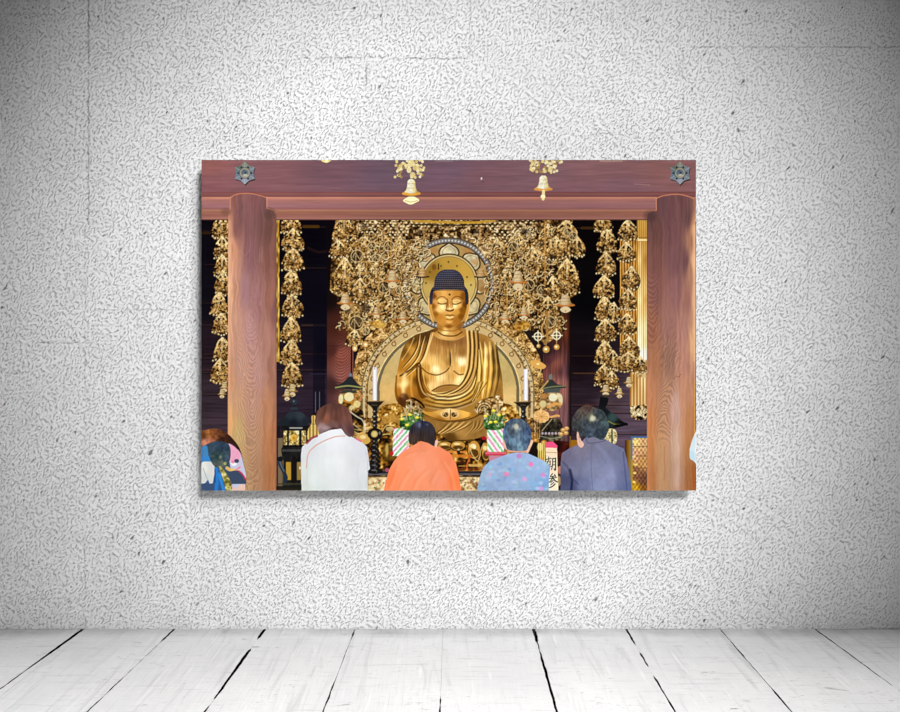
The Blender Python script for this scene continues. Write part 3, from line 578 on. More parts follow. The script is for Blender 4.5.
line([(446, 309.8), (448, 310.8), (451.5, 310.8), (453.4, 309.6)], 1.3, (70, 40, 18), .9); ell(449.8, 308.6, 1.4, .9, (250, 226, 170), .8)
line([(446, 315.4), (448, 315), (449.8, 315.5), (451.6, 315), (453.6, 315.4)], 1.1, (110, 60, 24), .9); line([(446.6, 316.8), (449.8, 317.6), (453, 316.8)], 1.2, (250, 220, 150), .85); line([(446.6, 319.2), (449.8, 320), (453, 319.2)], .9, (120, 74, 30), .8)
ell(449.6, 294.6, 1.1, 1.1, (70, 46, 34), .95); line([(449.6, 304), (449.6, 307.5)], .8, (240, 200, 130), .7)
HR = part('printed_curled_hair', 'dark blue curled hair dome of the statue', ST)
m = pmask([(430, 304), (429.6, 296), (431, 290), (434, 286), (434.8, 279), (438, 273), (443, 270), (449, 269.4), (456, 270.2), (461, 274), (464, 280), (464.6, 286), (467.4, 290), (468.6, 297), (468, 304), (465.6, 303), (465, 294), (462.5, 290.6), (449, 289.4), (435.5, 290.6), (433, 294), (432.4, 303)], True)
put(m, cf(m, [(440, 275, (56, 56, 72)), (449, 272, (62, 60, 76)), (460, 280, (48, 44, 56)), (436, 284, (44, 46, 64)), (450, 284, (58, 52, 56)), (432, 292, (34, 38, 56)), (467, 294, (36, 40, 56)), (450, 288, (36, 32, 44)), (430, 302, (54, 56, 70))]))
for r in range(10):
    y = 272 + r * 1.95; hw = [6, 10, 12.5, 13.6, 14.2, 14.6, 15, 16, 17, 17][r]; n = int(hw * 2 / 1.9)
    for k in range(n):
        x = 449.3 - hw + (k + .5 * (r % 2) + .2) * 1.9; ell(x, y - .2, .62, .55, (124, 112, 108) if r > 3 else (98, 98, 116), .62); ell(x, y + .7, .7, .4, (24, 22, 34), .6)
sel = np.isin(IDM, [ROBE, CH, HD, NK, FC]); v = IMG[sel]; g = v.mean(1, keepdims=True)
IMG[sel] = np.clip(g + (v - g) * 1.12 + (g - 128) * .22 + 3, 0, 255)
# ---------- statue pedestal
part('printed_pedestal', 'black and gold lotus pedestal under the statue')
m = pmask([(405, 428), (420, 420), (433, 430), (450, 441), (486, 438), (494, 436), (520, 440), (520, 478), (368, 478), (368, 440), (385, 425)]); put(m, grit(m, 55, 2.3, rp=AMBER, bias=-.22, ctr=2.3))
for (x, y, rx, ry) in ((445, 446, 7, 4), (458, 446, 7, 4.6), (474, 450, 6, 9), (434, 448, 3, 5), (486, 452, 4, 9)):
    ell(x, y, rx + .8, ry + .8, (24, 15, 8), .95); ell(x, y - .3, rx, ry, (206, 150, 62), .95); ell(x, y + ry * .35, rx * .75, ry * .45, (74, 46, 16), .9); ell(x - 1, y - ry * .45, rx * .5, ry * .25, (250, 226, 160), .9)
for (x0, x1, y, w, c) in ((436, 470, 440.6, 1.6, (80, 56, 22)), (438, 466, 452, 2, (226, 138, 60)), (450, 468, 456, 3, (222, 130, 44)), (458, 482, 459.5, 1, (40, 20, 10)), (458, 470, 463, 2.4, (60, 30, 16)), (459, 468, 466, 1.2, (190, 140, 60)), (470, 481, 465.5, 2.4, (216, 174, 96)), (458, 482, 469, 1.4, (120, 50, 24)), (460, 480, 471.5, 2, (206, 136, 40)), (470, 480, 474, 1.4, (60, 34, 14)), (430, 457, 475, 1.5, (60, 44, 30))):
    line([(x0, y), (x1, y)], w, c, .85)
line([(471, 455), (467, 465), (468, 473)], 1.4, (226, 100, 40), .8); ell(458.5, 452, 1.6, 2.4, (20, 14, 12), .9); ell(458.5, 449.6, 1.2, 1, (236, 220, 170), .8)
line([(469, 444), (472, 454), (478, 461), (481, 450), (484, 443)], 1.2, (240, 206, 130), .7); ell(474.5, 447, 1.6, 2.2, (255, 244, 210), .85)
for (x, y) in ((386, 428), (382, 437), (388, 447), (366, 430)):
    line([(x - 4, y + 4), (x, y - 2), (x + 8, y - 3)], 1.3, (232, 196, 110), .8); line([(x - 2, y + 6), (x + 3, y + 2), (x + 9, y + 3)], 1.3, (20, 14, 10), .8)
m = pmask([(380, 425), (384, 417), (392, 414), (400, 418), (402, 426), (394, 422), (386, 424)], True); put(m, (190, 140, 60), .8); ell(390, 429, 4, 2.4, (232, 206, 140), .7)
ell(389, 452, 7, 9, (120, 84, 24), .7, 2); ell(387, 450, 1.5, 6, (222, 190, 110), .7, 1); line([(352, 410), (362, 416), (366, 430)], 1.1, (230, 222, 200), .7)
# ---------- altar front
part('printed_altar_front', 'patterned altar cloth and black shelf edge at the bottom')
m = rmask(368, 546, 477, 491); put(m, grit(m, 60, 1.9, rp=[(0, (60, 60, 40)), (.4, (150, 110, 70)), (.6, (222, 196, 140)), (1, (250, 240, 204))], bias=.12, ctr=1.5))
for k in range(170):
    x = R.uniform(368, 545); y = R.uniform(479, 490); ell(x, y, .9, .9, R.choice([(196, 74, 50), (70, 110, 70), (60, 50, 70), (236, 150, 60), (250, 244, 214)]), .7)
m = rmask(366, 546, 471, 475.6); put(m, (40, 38, 40)); line([(366, 474.2), (545, 474.2)], 1.5, (130, 130, 138), .6); line([(366, 476.6), (545, 476.6)], 1.4, (96, 70, 40), .9)
# ---------- tasselled streamers hanging beside the statue
for (lab, items) in (('left string of gold tiered ornaments, half behind the left pillar', [(221, 214, 18, 26), (222, 236, 17, 24), (222, 254, 16, 25), (223, 270, 16, 26), (219, 292, 18, 24), (221, 313, 18, 22), (222, 337, 18, 26), (220, 358, 20, 26)]),
                     ('string of gold tiered ornaments just right of the left pillar', [(291, 212, 20, 22), (293, 228, 21, 24), (293, 248, 22, 24), (291, 270, 20, 26), (292, 294, 21, 24), (291, 317, 20, 26), (291, 340, 22, 26), (292, 362, 21, 26)])):
    part('printed_garland', lab)
    for (x, y, w, h) in items: cluster(x, y, w, h, int(x + y))
part('printed_gold_edge', 'thin gold edge on the right side of the left pillar')
m = rmask(276.4, 279.6, 219, 362); put(m, ramp(.4 + .4 * np.sin(m.x * 3.5) * .6 + 1.2 * (vnoise(m.x, m.y / 5, 3) - .5), [(0, (110, 72, 14)), (.5, (186, 138, 36)), (1, (240, 208, 110))]))
part('printed_garland', 'string of gold tiered ornaments hanging left of the canopy')
for (x, y, w, h) in ((344, 216, 24, 26), (338, 240, 18, 18), (345, 257, 26, 40), (360, 278, 20, 26)): cluster(x, y, w, h, int(x + y))
scroll(356, 323, 7); cluster(354, 330, 16, 16, 9); scroll(366, 331, 3.4)
part('printed_garland', 'string of gold tiered ornaments hanging right of the canopy')
for (x, y, w, h) in ((566, 220, 24, 22), (577, 236, 15, 22), (556, 236, 20, 24), (567, 258, 26, 38), (553, 276, 18, 26), (548, 296, 16, 24)): cluster(x, y, w, h, int(x + y))
scroll(568, 232, 4); scroll(573, 236, 4)
line([(549, 318), (542, 326), (544, 336), (552, 330)], 1.6, (206, 160, 90), .9, own=True); scroll(550, 322, 5.5); line([(547, 312), (547, 336)], 2, (166, 120, 60), .9, own=True)
for (x, y) in ((538, 336.5), (556.6, 335.5)):
    ell(x, y, 4.4, 4.4, (60, 34, 26), .8, own=True); ring(x, y, 3.8, 1.1, (244, 232, 196), .95, own=True); line([(x - 5.4, y), (x + 5.4, y)], 1.2, (244, 232, 196), .95); line([(x, y - 5.4), (x, y + 5)], 1.2, (244, 232, 196), .95)
for (x, y, r) in ((546.2, 349.4, 3.4), (556.6, 347, 2.8), (538.5, 346, 2)): line([(x, y - 8), (x, y)], .7, (206, 170, 110), .8); ell(x, y, r, r, (196, 146, 64), 1, own=True); ell(x - .4, y - .3, r * .45, r * .4, (255, 246, 210), .95, 1)
part('printed_garland', 'long string of gold tiered ornaments against the dark, right side')
for (x, y, w, h) in ((603, 214, 18, 18), (607, 229, 20, 24), (606, 252, 20, 24), (604, 275, 20, 24), (605, 297, 21, 24), (605, 319, 21, 24), (605, 341, 21, 24), (605, 363, 22, 24), (614, 302, 12, 20), (613, 350, 14, 20), (612, 371, 14, 18)): cluster(x, y, w, h, int(x + y))
part('printed_garland', 'string of gold tiered ornaments over the striped gold pendant')
for (x, y, w, h) in ((628, 219, 20, 22), (626, 242, 18, 20), (631, 266, 18, 24), (628, 289, 18, 22), (627, 313, 18, 22), (629, 336, 20, 24), (628, 352, 22, 20), (640, 356, 14, 18)): cluster(x, y, w, h, int(x + y), bias=-.02)
# ---------- bells
def pbell(label, *a, **k):
    part('printed_bell', label); bell(*a, **k)
for (x, y, w, h) in ((392.5, 270.5, 15, 10.5), (345.3, 294, 15.5, 9.5), (376.6, 307.5, 10, 6.5), (403, 312, 12, 7), (518, 271, 17, 11.5), (565.5, 295, 18, 10.5), (505, 313, 12, 6), (524, 308, 11, 7)):
    pbell(None, x, y, w, h, dark=(130, 92, 50))
for (x, y) in ((422.5, 268.5), (481, 268.5)):
    part('printed_bell', None); bell(x, y, 13, 8.5, rim=(40, 30, 26), body=(176, 130, 76), hi=(222, 182, 124), tongue=False)
for (x, y, w, h) in ((224.5, 382, 9, 6), (222, 389, 8, 5.5), (292.5, 384, 10, 7.5), (287, 389, 9, 7), (605.8, 385, 11, 6.5), (619.5, 388, 9, 6), (629, 377, 10, 6)):
    pbell(None, x, y, w, h, rim=(150, 106, 50), dark=(110, 80, 40), body=(206, 176, 112))
m = pmask([(334, 310), (344, 304), (352, 310), (349, 316), (343, 317)], True)
for (x, y) in ((354.8, 348.5), (365.6, 344.5)): part('printed_gold_bead'); ell(x, y, 2.6, 3, (222, 176, 100), 1, own=True); ell(x, y, 1.2, 1.4, (255, 250, 224), .9, 1)
def wood(c, k=.97, g=1.01): l = c.mean(-1, keepdims=True); return (l + (c - l) * k) * g
# ---------- beams
BM = part('printed_beam', 'wide reddish brown timber beam across the top')
m = rmask(201, 697, 160, 220)
c = cf(m, [(205, 165, (150, 92, 88)), (210, 185, (140, 88, 92)), (270, 170, (130, 86, 90)), (330, 172, (112, 78, 88)), (385, 175, (104, 80, 94)), (450, 172, (110, 82, 96)), (480, 178, (122, 84, 92)), (540, 175, (124, 88, 96)), (600, 172, (134, 92, 94)), (660, 172, (138, 92, 90)), (692, 175, (138, 90, 90)), (250, 187, (134, 88, 92)), (620, 187, (126, 88, 98))], 2.4, .5)
c = wood(c, .93)
c = c * (1 + .20 * (fbm(m.x / 34, m.y / 2.0, 13) - .5) + .10 * (fbm(m.x / 12, m.y / .9, 19) - .5))[..., None]
put(m, c)
b2 = part('printed_lower_beam', 'lower lintel beam with a thin bright edge')
m = rmask(201, 697, 191.8, 220); y = m.y
prof = [(191.8, (116, 66, 66)), (193, (138, 82, 78)), (195, (136, 84, 84)), (196.4, (112, 64, 62)), (197.3, (206, 134, 108)), (198.6, (196, 128, 108)), (200, (170, 110, 102)), (206, (158, 106, 108)), (209, (150, 94, 92)), (210.3, (178, 120, 92)), (212, (156, 100, 80)), (216, (150, 94, 82)), (218.8, (170, 112, 98)), (220, (70, 36, 30))]
c = np.stack([np.interp(y, [p[0] for p in prof], [p[1][k] for p in prof]) for k in range(3)], -1); c = wood(c, .93, .97)
g = np.interp(m.x, [201, 300, 380, 450, 520, 640, 697], [1.04, 1.03, .95, .93, .95, 1.0, .98])
put(m, c * (g * (1 + .14 * (fbm(m.x / 28, m.y / 1.4, 29) - .5)))[..., None])
use(BM); m = rmask(432, 492, 176, 184); ell(481.5, 178.5, .8, 1.3, (240, 220, 226), .9); ell(483, 182, .6, .6, (60, 40, 50), .8)
line([(600, 161), (622, 161)], 1.6, (186, 160, 140), .5); line([(436, 161), (452, 161)], 1.4, (150, 130, 126), .5); line([(634, 184), (650, 185)], .8, (190, 150, 140), .5)
# top gold pendants
for (cx, sd) in ((411, 1), (543, 2)):
    part('printed_bell', 'pale gold bell hanging over the beam, %s' % ('left of centre' if cx < 450 else 'right of centre'))
    rr = random.Random(sd)
    for k in range(95):
        x = cx + (rr.uniform(-17, 14) if cx < 450 else rr.uniform(-13, 20)); y = rr.uniform(160, 178 if cx < 450 else 173)
        if cx < 450 and (abs(x - cx + 12) < 4 or abs(x - cx - 6.5) < 6 or y < 168) or cx > 450 and (abs(x - cx + 5) < 8 or abs(x - cx - 9) < 5 or y < 164):
            ell(x, y, 1.3, 1.3, rr.choice([(236, 218, 150), (222, 200, 134), (250, 240, 196), (166, 136, 76)]), .95, own=True); ell(x, y, .5, .5, (130, 100, 50), .4)
    if cx < 450:
        ell(411, 163, 3, 4, (232, 214, 150), .9, own=True); ell(409, 170, 2.4, 3, (240, 224, 166), .9, own=True); ell(412.5, 175, 2.6, 3, (226, 206, 140), .9, own=True); ell(415, 168, 2.4, 2.4, (214, 190, 120), .9, own=True); bell(411.3, 179, 17, 15, rim=(222, 154, 50), body=(238, 216, 150), hi=(255, 250, 222), tongue=False, dark=(180, 140, 70))
        m = pmask([(403, 200.5), (408, 197), (411.5, 196.4), (415, 197), (419.4, 200.3), (415, 203), (411, 204.6), (407, 203.4)], True); put(m, (252, 242, 190)); line([(405, 200.6), (411, 202), (417.6, 200.6)], .8, (170, 130, 60), .6)
    else:
        bell(543.3, 175.5, 17, 14, rim=(222, 150, 60), body=(240, 218, 156), hi=(255, 252, 228), tongue=False, dark=(190, 150, 84))
        line([(543.5, 191), (543.2, 199)], 3, (240, 222, 160), .95, own=True); ell(543, 196.5, 2.4, 2, (250, 238, 190), 1, own=True)
part('printed_gold_tip', 'pale gold ornament tip at the top edge'); m = pmask([(320, 160), (332, 160), (329, 162), (326.6, 163), (323, 162)], False); put(m, (236, 216, 140)); ell(326.5, 160.8, 2, 1, (255, 246, 200), .9)
# ---------- outer pillars
def grain_left(m):
    dx = m.x - 251; w = 3.0 * (fbm(m.x / 9, m.y / 16, 61) - .5) * 2
    v = m.y + .22 * dx ** 2 / (1 + .03 * np.abs(dx)) + 4 * w
    f = np.clip((m.y - 285) / 80, 0, 1) * np.clip(1.3 - np.abs(dx + 1) / 17, 0, 1)
    return f * np.sin(v * 1.12) * .075 + .16 * (vnoise(m.x / 1.5 + .8 * w, m.y / 60, 66) - .5) * (1.15 - f) + .05 * (vnoise(m.x / .8, m.y / 5, 67) - .5)
PL = part('printed_pillar', 'square brown wooden pillar with arched grain, left side')
m = pmask([(228, 218), (229, 211), (230, 196.5), (234, 194.5), (243, 193), (252, 193.4), (262, 195.6), (266, 197), (266.5, 207), (272, 208), (276, 211), (276.6, 219), (276.6, 491), (228, 491)])
c = cf(m, [(236, 200, (134, 86, 82)), (256, 200, (128, 82, 82)), (240, 215, (120, 80, 80)), (262, 216, (116, 78, 76)), (236, 228, (126, 82, 78)), (250, 226, (132, 88, 88)), (268, 225, (112, 74, 66)), (229, 226, (196, 134, 104)), (229.5, 250, (240, 184, 146)), (233, 250, (196, 136, 104)),
           (229.5, 290, (244, 190, 150)), (234, 290, (200, 142, 114)), (229.5, 330, (226, 168, 132)), (236, 330, (206, 152, 128)), (230, 380, (212, 150, 112)), (229, 420, (226, 166, 102)), (250, 255, (142, 96, 98)), (245, 290, (166, 120, 122)), (258, 300, (164, 114, 112)), (270, 260, (132, 86, 76)), (270, 300, (152, 100, 84)), (275, 310, (128, 84, 84)),
           (250, 330, (188, 140, 134)), (268, 335, (176, 124, 108)), (240, 370, (198, 150, 130)), (258, 370, (190, 142, 130)), (272, 370, (168, 116, 96)), (236, 400, (204, 156, 120)), (252, 410, (192, 144, 122)), (270, 410, (184, 126, 92)), (238, 435, (202, 168, 112)), (254, 440, (186, 142, 110)), (271, 445, (184, 122, 80)), (240, 470, (194, 156, 106)),
           (256, 475, (174, 130, 98)), (271, 475, (176, 114, 72)), (275, 440, (190, 120, 82)), (246, 485, (186, 146, 104))], 3.2, 1, .3)
c = wood(c)
put(m, c * (1 + grain_left(m))[..., None])
line([(231, 197.6), (235, 194.8), (243, 193.4), (252, 193.8), (261, 195.8), (266, 197.4)], 1.1, (196, 122, 92), .9); line([(230.6, 196.5), (230, 209)], .9, (208, 142, 112), .8); line([(266.8, 197), (267, 208.5)], 1, (206, 140, 116), .8)
line([(268, 208.5), (273, 210), (276, 213)], 1.2, (190, 126, 90), .7); ell(270, 214, 5, 5, (84, 60, 56), .5, 4); ell(226, 212, 5, 3.5, (110, 72, 60), .5, 3)
for x in (259.8, 262.4): line([(x, 247), (x - .6, 262)], .9, (196, 150, 140), .25)
line([(242, 251), (245, 256), (249, 250)], .8, (196, 150, 146), .2); line([(243, 262), (247, 259), (246, 268)], .7, (190, 146, 142), .2)
line([(229.6, 222), (229.8, 300), (229.4, 400), (229.2, 440)], 2.6, (232, 176, 136), .55, soft=3); line([(275.8, 222), (275.8, 490)], 1.2, (120, 80, 70), .35, soft=1)
# right pillar
PR = part('printed_pillar', 'square brown wooden pillar with swirling grain, right side')
m = pmask([(647, 219), (648, 213), (651, 211), (656.4, 210.6), (656.4, 197.6), (663, 195), (676, 193.6), (688, 195.4), (694, 198), (697, 198), (697, 491), (647, 491)])
c = cf(m, [(664, 202, (104, 70, 72)), (684, 202, (112, 74, 74)), (652, 215, (96, 66, 66)), (670, 215, (110, 72, 74)), (688, 218, (104, 70, 72)), (655, 230, (108, 70, 64)), (675, 232, (116, 76, 78)), (655, 260, (122, 78, 72)), (675, 262, (120, 80, 82)), (686, 262, (110, 74, 78)), (694, 232, (226, 164, 116)), (691, 240, (170, 118, 92)),
           (694, 262, (246, 190, 144)), (690, 270, (180, 126, 100)), (656, 290, (132, 86, 78)), (676, 292, (142, 96, 94)), (694.4, 300, (236, 178, 134)), (688, 300, (160, 108, 96)), (652, 330, (150, 96, 74)), (668, 325, (152, 106, 96)), (684, 330, (176, 124, 112)), (694.2, 340, (226, 172, 124)), (655, 360, (168, 112, 80)), (668, 360, (148, 108, 90)), (684, 362, (180, 126, 108)),
           (650, 390, (186, 124, 88)), (666, 392, (176, 128, 100)), (686, 392, (190, 134, 104)), (650, 420, (190, 122, 76)), (664, 420, (180, 132, 100)), (675, 410, (200, 156, 140)), (690, 420, (184, 124, 82)), (650, 450, (194, 124, 74)), (660, 450, (198, 148, 104)), (676, 445, (206, 166, 140)), (690, 450, (176, 118, 74)), (651, 478, (190, 122, 74)), (662, 478, (196, 148, 106)),
           (677, 475, (190, 150, 126)), (690, 478, (160, 104, 66)), (694, 478, (176, 96, 40))], 3.2, 1, .3)
c = wood(c)
w = 3.0 * (fbm(m.x / 9, m.y / 18, 71) - .5) * 2
xc = 664 + np.clip((410 - m.y) / 40, 0, 1) * 8; dx = m.x - xc
f = np.clip((m.y - 375) / 12, 0, 1) * np.clip((446 - m.y) / 14, 0, 1) * np.clip(1.35 - np.abs(dx) / 10, 0, 1)
g1 = np.sin((m.y - .16 * dx ** 2 + 2.5 * w) * 1.35) * .10 * f
dx2 = m.x - 652; f2 = np.clip(1.3 - np.abs(dx2 + 1) / 9, 0, 1) * np.clip((m.y - 268) / 14, 0, 1) * np.clip((352 - m.y) / 12, 0, 1)
g2 = np.sin((m.y + .2 * dx2 ** 2 + 3 * w) * 1.15) * .09 * f2
v = (m.x - 660) * 1.0 + (m.y - 360) * .45; f3 = np.exp(-((m.y - 352) / 24) ** 2) * np.clip((m.x - 652) / 8, 0, 1) * np.clip((684 - m.x) / 8, 0, 1)
g3 = np.sin((v + 2.4 * w) * 1.5) * .07 * f3
put(m, c * (1 + g1 + g2 + g3 + .16 * (vnoise(m.x / 1.4 + w * .7, m.y / 60, 76) - .5) * (1 - .6 * np.maximum(f, f2)) + .05 * (vnoise(m.x / .8, m.y / 5, 77) - .5))[..., None])
line([(656.6, 198.4), (663, 195.8), (676, 194.2), (687, 196), (694.6, 199)], 1.1, (210, 132, 100), .85); line([(656.2, 198), (656.4, 210)], 1, (210, 140, 110), .85); line([(649, 212.6), (653, 210.8), (656, 211)], 1.1, (166, 100, 80), .8); line([(694, 199), (694.4, 206)], .9, (196, 120, 90), .7)
ell(650, 216, 6, 5, (74, 50, 50), .5, 4); line([(681, 374), (678.6, 377), (676, 376), (674, 379)], 1, (96, 60, 50), .4); line([(682, 316), (681, 330), (679, 345), (674, 358)], .9, (112, 70, 64), .25); line([(664.6, 446), (664.4, 455), (665, 470), (664, 480)], 1, (140, 92, 58), .35)
line([(675.6, 396), (676.4, 430), (676.8, 485)], 3, (216, 188, 176), .3, soft=5)
line([(696.2, 222), (696.2, 436)], 1.6, (44, 32, 30), .95); line([(696.2, 462), (696.2, 491)], 1.6, (60, 30, 18), .9); line([(694.2, 226), (694.4, 300), (694.2, 360)], 2.6, (236, 184, 140), .7, soft=2); line([(694.6, 380), (694.6, 436)], .8, (226, 166, 60), .7)
# ---------- emblems
for cx in (244.8, 680.0):
    part('printed_emblem', 'grey six pointed metal emblem on the beam, %s end' % ('left' if cx < 400 else 'right')); cy = 173.0
    P = []
    for k in range(6):
        a = -math.pi / 2 + k * math.pi / 3; P += [(cx + 11.6 * math.cos(a), cy + 11.6 * math.sin(a)), (cx + 8.6 * math.cos(a + math.pi / 6), cy + 8.6 * math.sin(a + math.pi / 6))]
    m0 = pmask([(x + .6, y + 1.3) for x, y in P]); put(m0, (52, 34, 36), .8, False)
    m = pmask(P); put(m, cf(m, [(cx, cy - 8, (128, 134, 120)), (cx - 7, cy, (104, 122, 138)), (cx + 7, cy, (112, 124, 138)), (cx, cy + 8, (148, 154, 168)), (cx, cy, (120, 122, 116)), (cx - 6, cy - 5, (96, 104, 96))]))
    for k in range(6):
        a = -math.pi / 2 + k * math.pi / 3; line([(cx + 5 * math.cos(a), cy + 5 * math.sin(a)), (cx + 10.5 * math.cos(a), cy + 10.5 * math.sin(a))], .8, (172, 176, 176), .6)
        a += math.pi / 6; ell(cx + 6.6 * math.cos(a), cy + 6.6 * math.sin(a), 1, 1, (34, 34, 40), .85)
    ring(cx, cy, 4.4, 1.2, (160, 154, 130), .9); ring(cx, cy, 5.4, .7, (66, 66, 70), .7); ell(cx - .3, cy - .6, 3, 2.6, (86, 100, 118), .9, 2); ell(cx + .5, cy + 2.2, 2.4, 1.2, (206, 200, 176), .75, 1); ell(cx + .6, cy - .2, 1.1, .8, (30, 34, 58), .8); ell(cx - 1, cy - 2.2, .8, .7, (60, 74, 70), .7)
# ---------- lanterns and altar things
part('printed_lantern', 'black footed lantern with gold lattice panels, left')
line([(294.5, 399), (294.5, 413)], 3, (26, 30, 36), 1, own=True, smooth=False); ell(294.6, 402, 2.6, 3, (40, 50, 60), 1, own=True); ell(294.2, 408.5, 4, 1.6, (44, 54, 62), 1, own=True); ell(293.8, 401.2, .9, 1, (120, 136, 150), .7, 1); line([(286, 417), (292, 414), (299, 415)], 1, (90, 104, 112), .5)
m = pmask([(290, 412), (300, 412), (305, 415), (309, 420), (310, 425), (279, 426), (281, 420), (285, 416)], True); put(m, cf(m, [(290, 416, (40, 50, 56)), (285, 421, (28, 36, 40)), (300, 416, (48, 58, 64)), (306, 422, (30, 36, 44)), (293, 423, (22, 26, 34))]))
m = pmask([(281, 426), (309, 426), (310, 431), (307, 445), (311, 449), (311, 456), (304, 457), (304, 466), (306, 488), (283, 488), (284, 462), (282, 456), (281, 449), (284, 445), (282, 432)]); put(m, grit(m, 81, 2.6, rp=[(0, (10, 10, 12)), (.7, (36, 36, 34)), (1, (80, 84, 84))], bias=-.1, ctr=1.3))
line([(290, 428), (302, 428)], 1.3, (200, 200, 196), .8); line([(283, 446), (309, 446)], 1.6, (10, 10, 12), .9); line([(283, 450.5), (310, 450.5)], 2.4, (84, 86, 82), .6)
for (x0, x1) in ((283.5, 287), (289, 299), (301.5, 306)):
    m = rmask(x0, x1, 430.8, 445); put(m, grit(m, 83, 1.2, rp=[(0, (30, 24, 10)), (.4, (170, 140, 70)), (.7, (236, 222, 160)), (1, (255, 252, 220))], ctr=2))
ell(293.8, 438, 3.2, 4, (226, 178, 60), .85, 1); ell(293.8, 438, 1.4, 1.6, (190, 130, 30), .8)
m = rmask(286, 291, 462, 480); put(m, (186, 146, 50)); m = rmask(297, 302, 462, 480); put(m, (150, 120, 60)); line([(294, 458), (294, 484)], 4, (20, 18, 18), 1)
line([(281, 458), (280, 464), (284, 472), (286, 478), (284, 484)], 3.6, (34, 46, 62), 1, own=True); line([(280, 459), (280.6, 464), (284, 471)], 1, (120, 140, 160), .7); ell(280, 459, 3, 2.4, (20, 24, 30), 1, own=True)
line([(278, 484), (306, 484)], 2, (70, 64, 46), .7); line([(278, 488), (306, 488)], 4, (28, 26, 22), .9, own=True); ell(300, 468, .9, 1.6, (250, 246, 230), .8)
part('printed_bottle', 'small gold bottle between lantern and woman in white')
m = pmask([(311.6, 416), (315.4, 416), (315, 422), (317.6, 428), (318.6, 436), (308.4, 440), (308, 430), (311.6, 423)], True); put(m, ramp(.5 + .5 * np.sin(m.x * 1.8), [(0, (150, 110, 40)), (1, (240, 210, 130))])); line([(309, 424), (317, 424)], .8, (120, 84, 30), .7)
part('printed_lantern', 'hanging lantern with glowing white petals, left of the statue')
line([(351.6, 346), (351.4, 376)], 1.5, (14, 14, 20), .95, own=True); ell(350.6, 376, 1.6, 3, (110, 126, 146), .95, own=True)
m = pmask([(348.4, 377), (352.6, 377), (355, 381), (361.4, 387), (360, 389.6), (336, 388.4), (335.4, 386.4), (343, 382.4)], True); put(m, (34, 40, 44)); line([(335.6, 387.6), (348, 385.8), (361, 387.6)], 1.6, (150, 148, 86), .95, own=True)
m = pmask([(341, 390), (357, 390), (355, 394), (343, 394)]); put(m, (58, 62, 52))
m = pmask([(342, 394), (357, 394), (361, 402), (358, 410), (350, 412), (340, 406), (338, 402)], True); put(m, grit(m, 85, 2.2, rp=AMBER, bias=.0, ctr=1.4))
ell(349, 397, 5, 4.6, (240, 228, 176), .95, 1); ell(341, 399, 2.4, 5, (246, 236, 180), .9, 1); ell(357, 404, 3.6, 3.6, (236, 218, 150), .9, 1); ell(352, 408, 3, 2.6, (228, 214, 160), .85, 1); line([(344, 401), (350, 402.5), (355, 400.5)], 1.6, (206, 140, 50), .85)
for (x, y) in ((356, 396), (359, 393), (362, 396), (355, 399), (360, 400)): ell(x, y, 1.6, 1.4, (206, 140, 84), .85, own=True)
m = pmask([(352, 410), (362, 410), (364, 420), (362, 432), (354, 430)], True); put(m, grit(m, 88, 2, rp=DARKG, bias=-.1)); line([(348, 410), (356, 416), (363, 421), (365, 432)], 1.2, (226, 214, 180), .85); line([(353, 424), (361, 430)], 1, (206, 196, 150), .7); line([(352, 429), (366, 431)], 1.2, (190, 160, 90), .7)
m = pmask([(357, 436), (362, 432), (368, 436), (370, 442), (362, 445), (357, 441)], True); put(m, (214, 168, 84)); ell(363, 437, 3, 2, (246, 226, 170), .8, 1)
part('printed_lantern', 'bronze lantern with glowing petals, right of the statue')
ell(550.6, 377, 1.8, 3, (110, 122, 110), .95, own=True)
m = pmask([(548.6, 380), (553, 380), (557, 384), (565, 386), (564, 388), (540, 389), (541, 386.6), (545, 383)], True); put(m, (46, 50, 46)); line([(541, 389), (552, 386.8), (565, 386)], 1.4, (120, 120, 84), .9); line([(541, 389), (548, 381)], 1.6, (196, 160, 90), .9, own=True)
m = pmask([(543, 389), (561, 388), (559, 393), (545, 394)]); put(m, (74, 80, 76))
m = pmask([(543, 394), (559, 393), (562.6, 399), (561, 407), (553, 411), (543, 409), (539.6, 403)], True); put(m, grit(m, 86, 2, bias=.05, ctr=1.2)); ell(553, 397.4, 4.4, 4, (238, 232, 196), .95, 1); ell(543, 404, 3.4, 3.6, (216, 200, 140), .9, 1); ell(560.5, 399, 2, 4, (220, 214, 170), .9, 1); line([(548, 407), (554, 404), (560, 404)], 2.6, (226, 160, 80), .9); ell(544, 396, 4, 2.6, (186, 130, 66), .8, 1)
m = pmask([(541, 424), (548, 418), (560, 420), (563, 432), (560, 441), (542, 441), (540, 434)], True); put(m, grit(m, 87, 1.8, rp=[(0, (14, 12, 12)), (.5, (60, 54, 40)), (.8, (130, 116, 84)), (1, (220, 206, 190))], bias=-.05, ctr=1.7))
for k in range(6): ell(542.5 + k * 3.3, 433.4, 1.2, 1.3, (206, 186, 200), .8)
line([(540, 436), (552, 438.5), (563, 436)], 1, (160, 160, 130), .7); line([(541, 440), (552, 442), (560, 440)], 1.2, (40, 34, 30), .8)
part('printed_gilt_flower', 'carved pale gold blossom beside the right lantern')
for k in range(11):
    a = k * 2 * math.pi / 11; ell(541.5 + 5.6 * math.cos(a), 416.5 + 4.2 * math.sin(a), 2.6, 2.4, (226, 172, 100) if k % 2 else (240, 196, 130), 1, own=True)
ell(541.5, 416.5, 5, 4, (236, 186, 116), 1, own=True); 
for k in range(9): line([(541.5, 416.5), (541.5 + 6 * math.cos(k * .7), 416.5 + 4.6 * math.sin(k * .7))], .6, (170, 112, 56), .5)
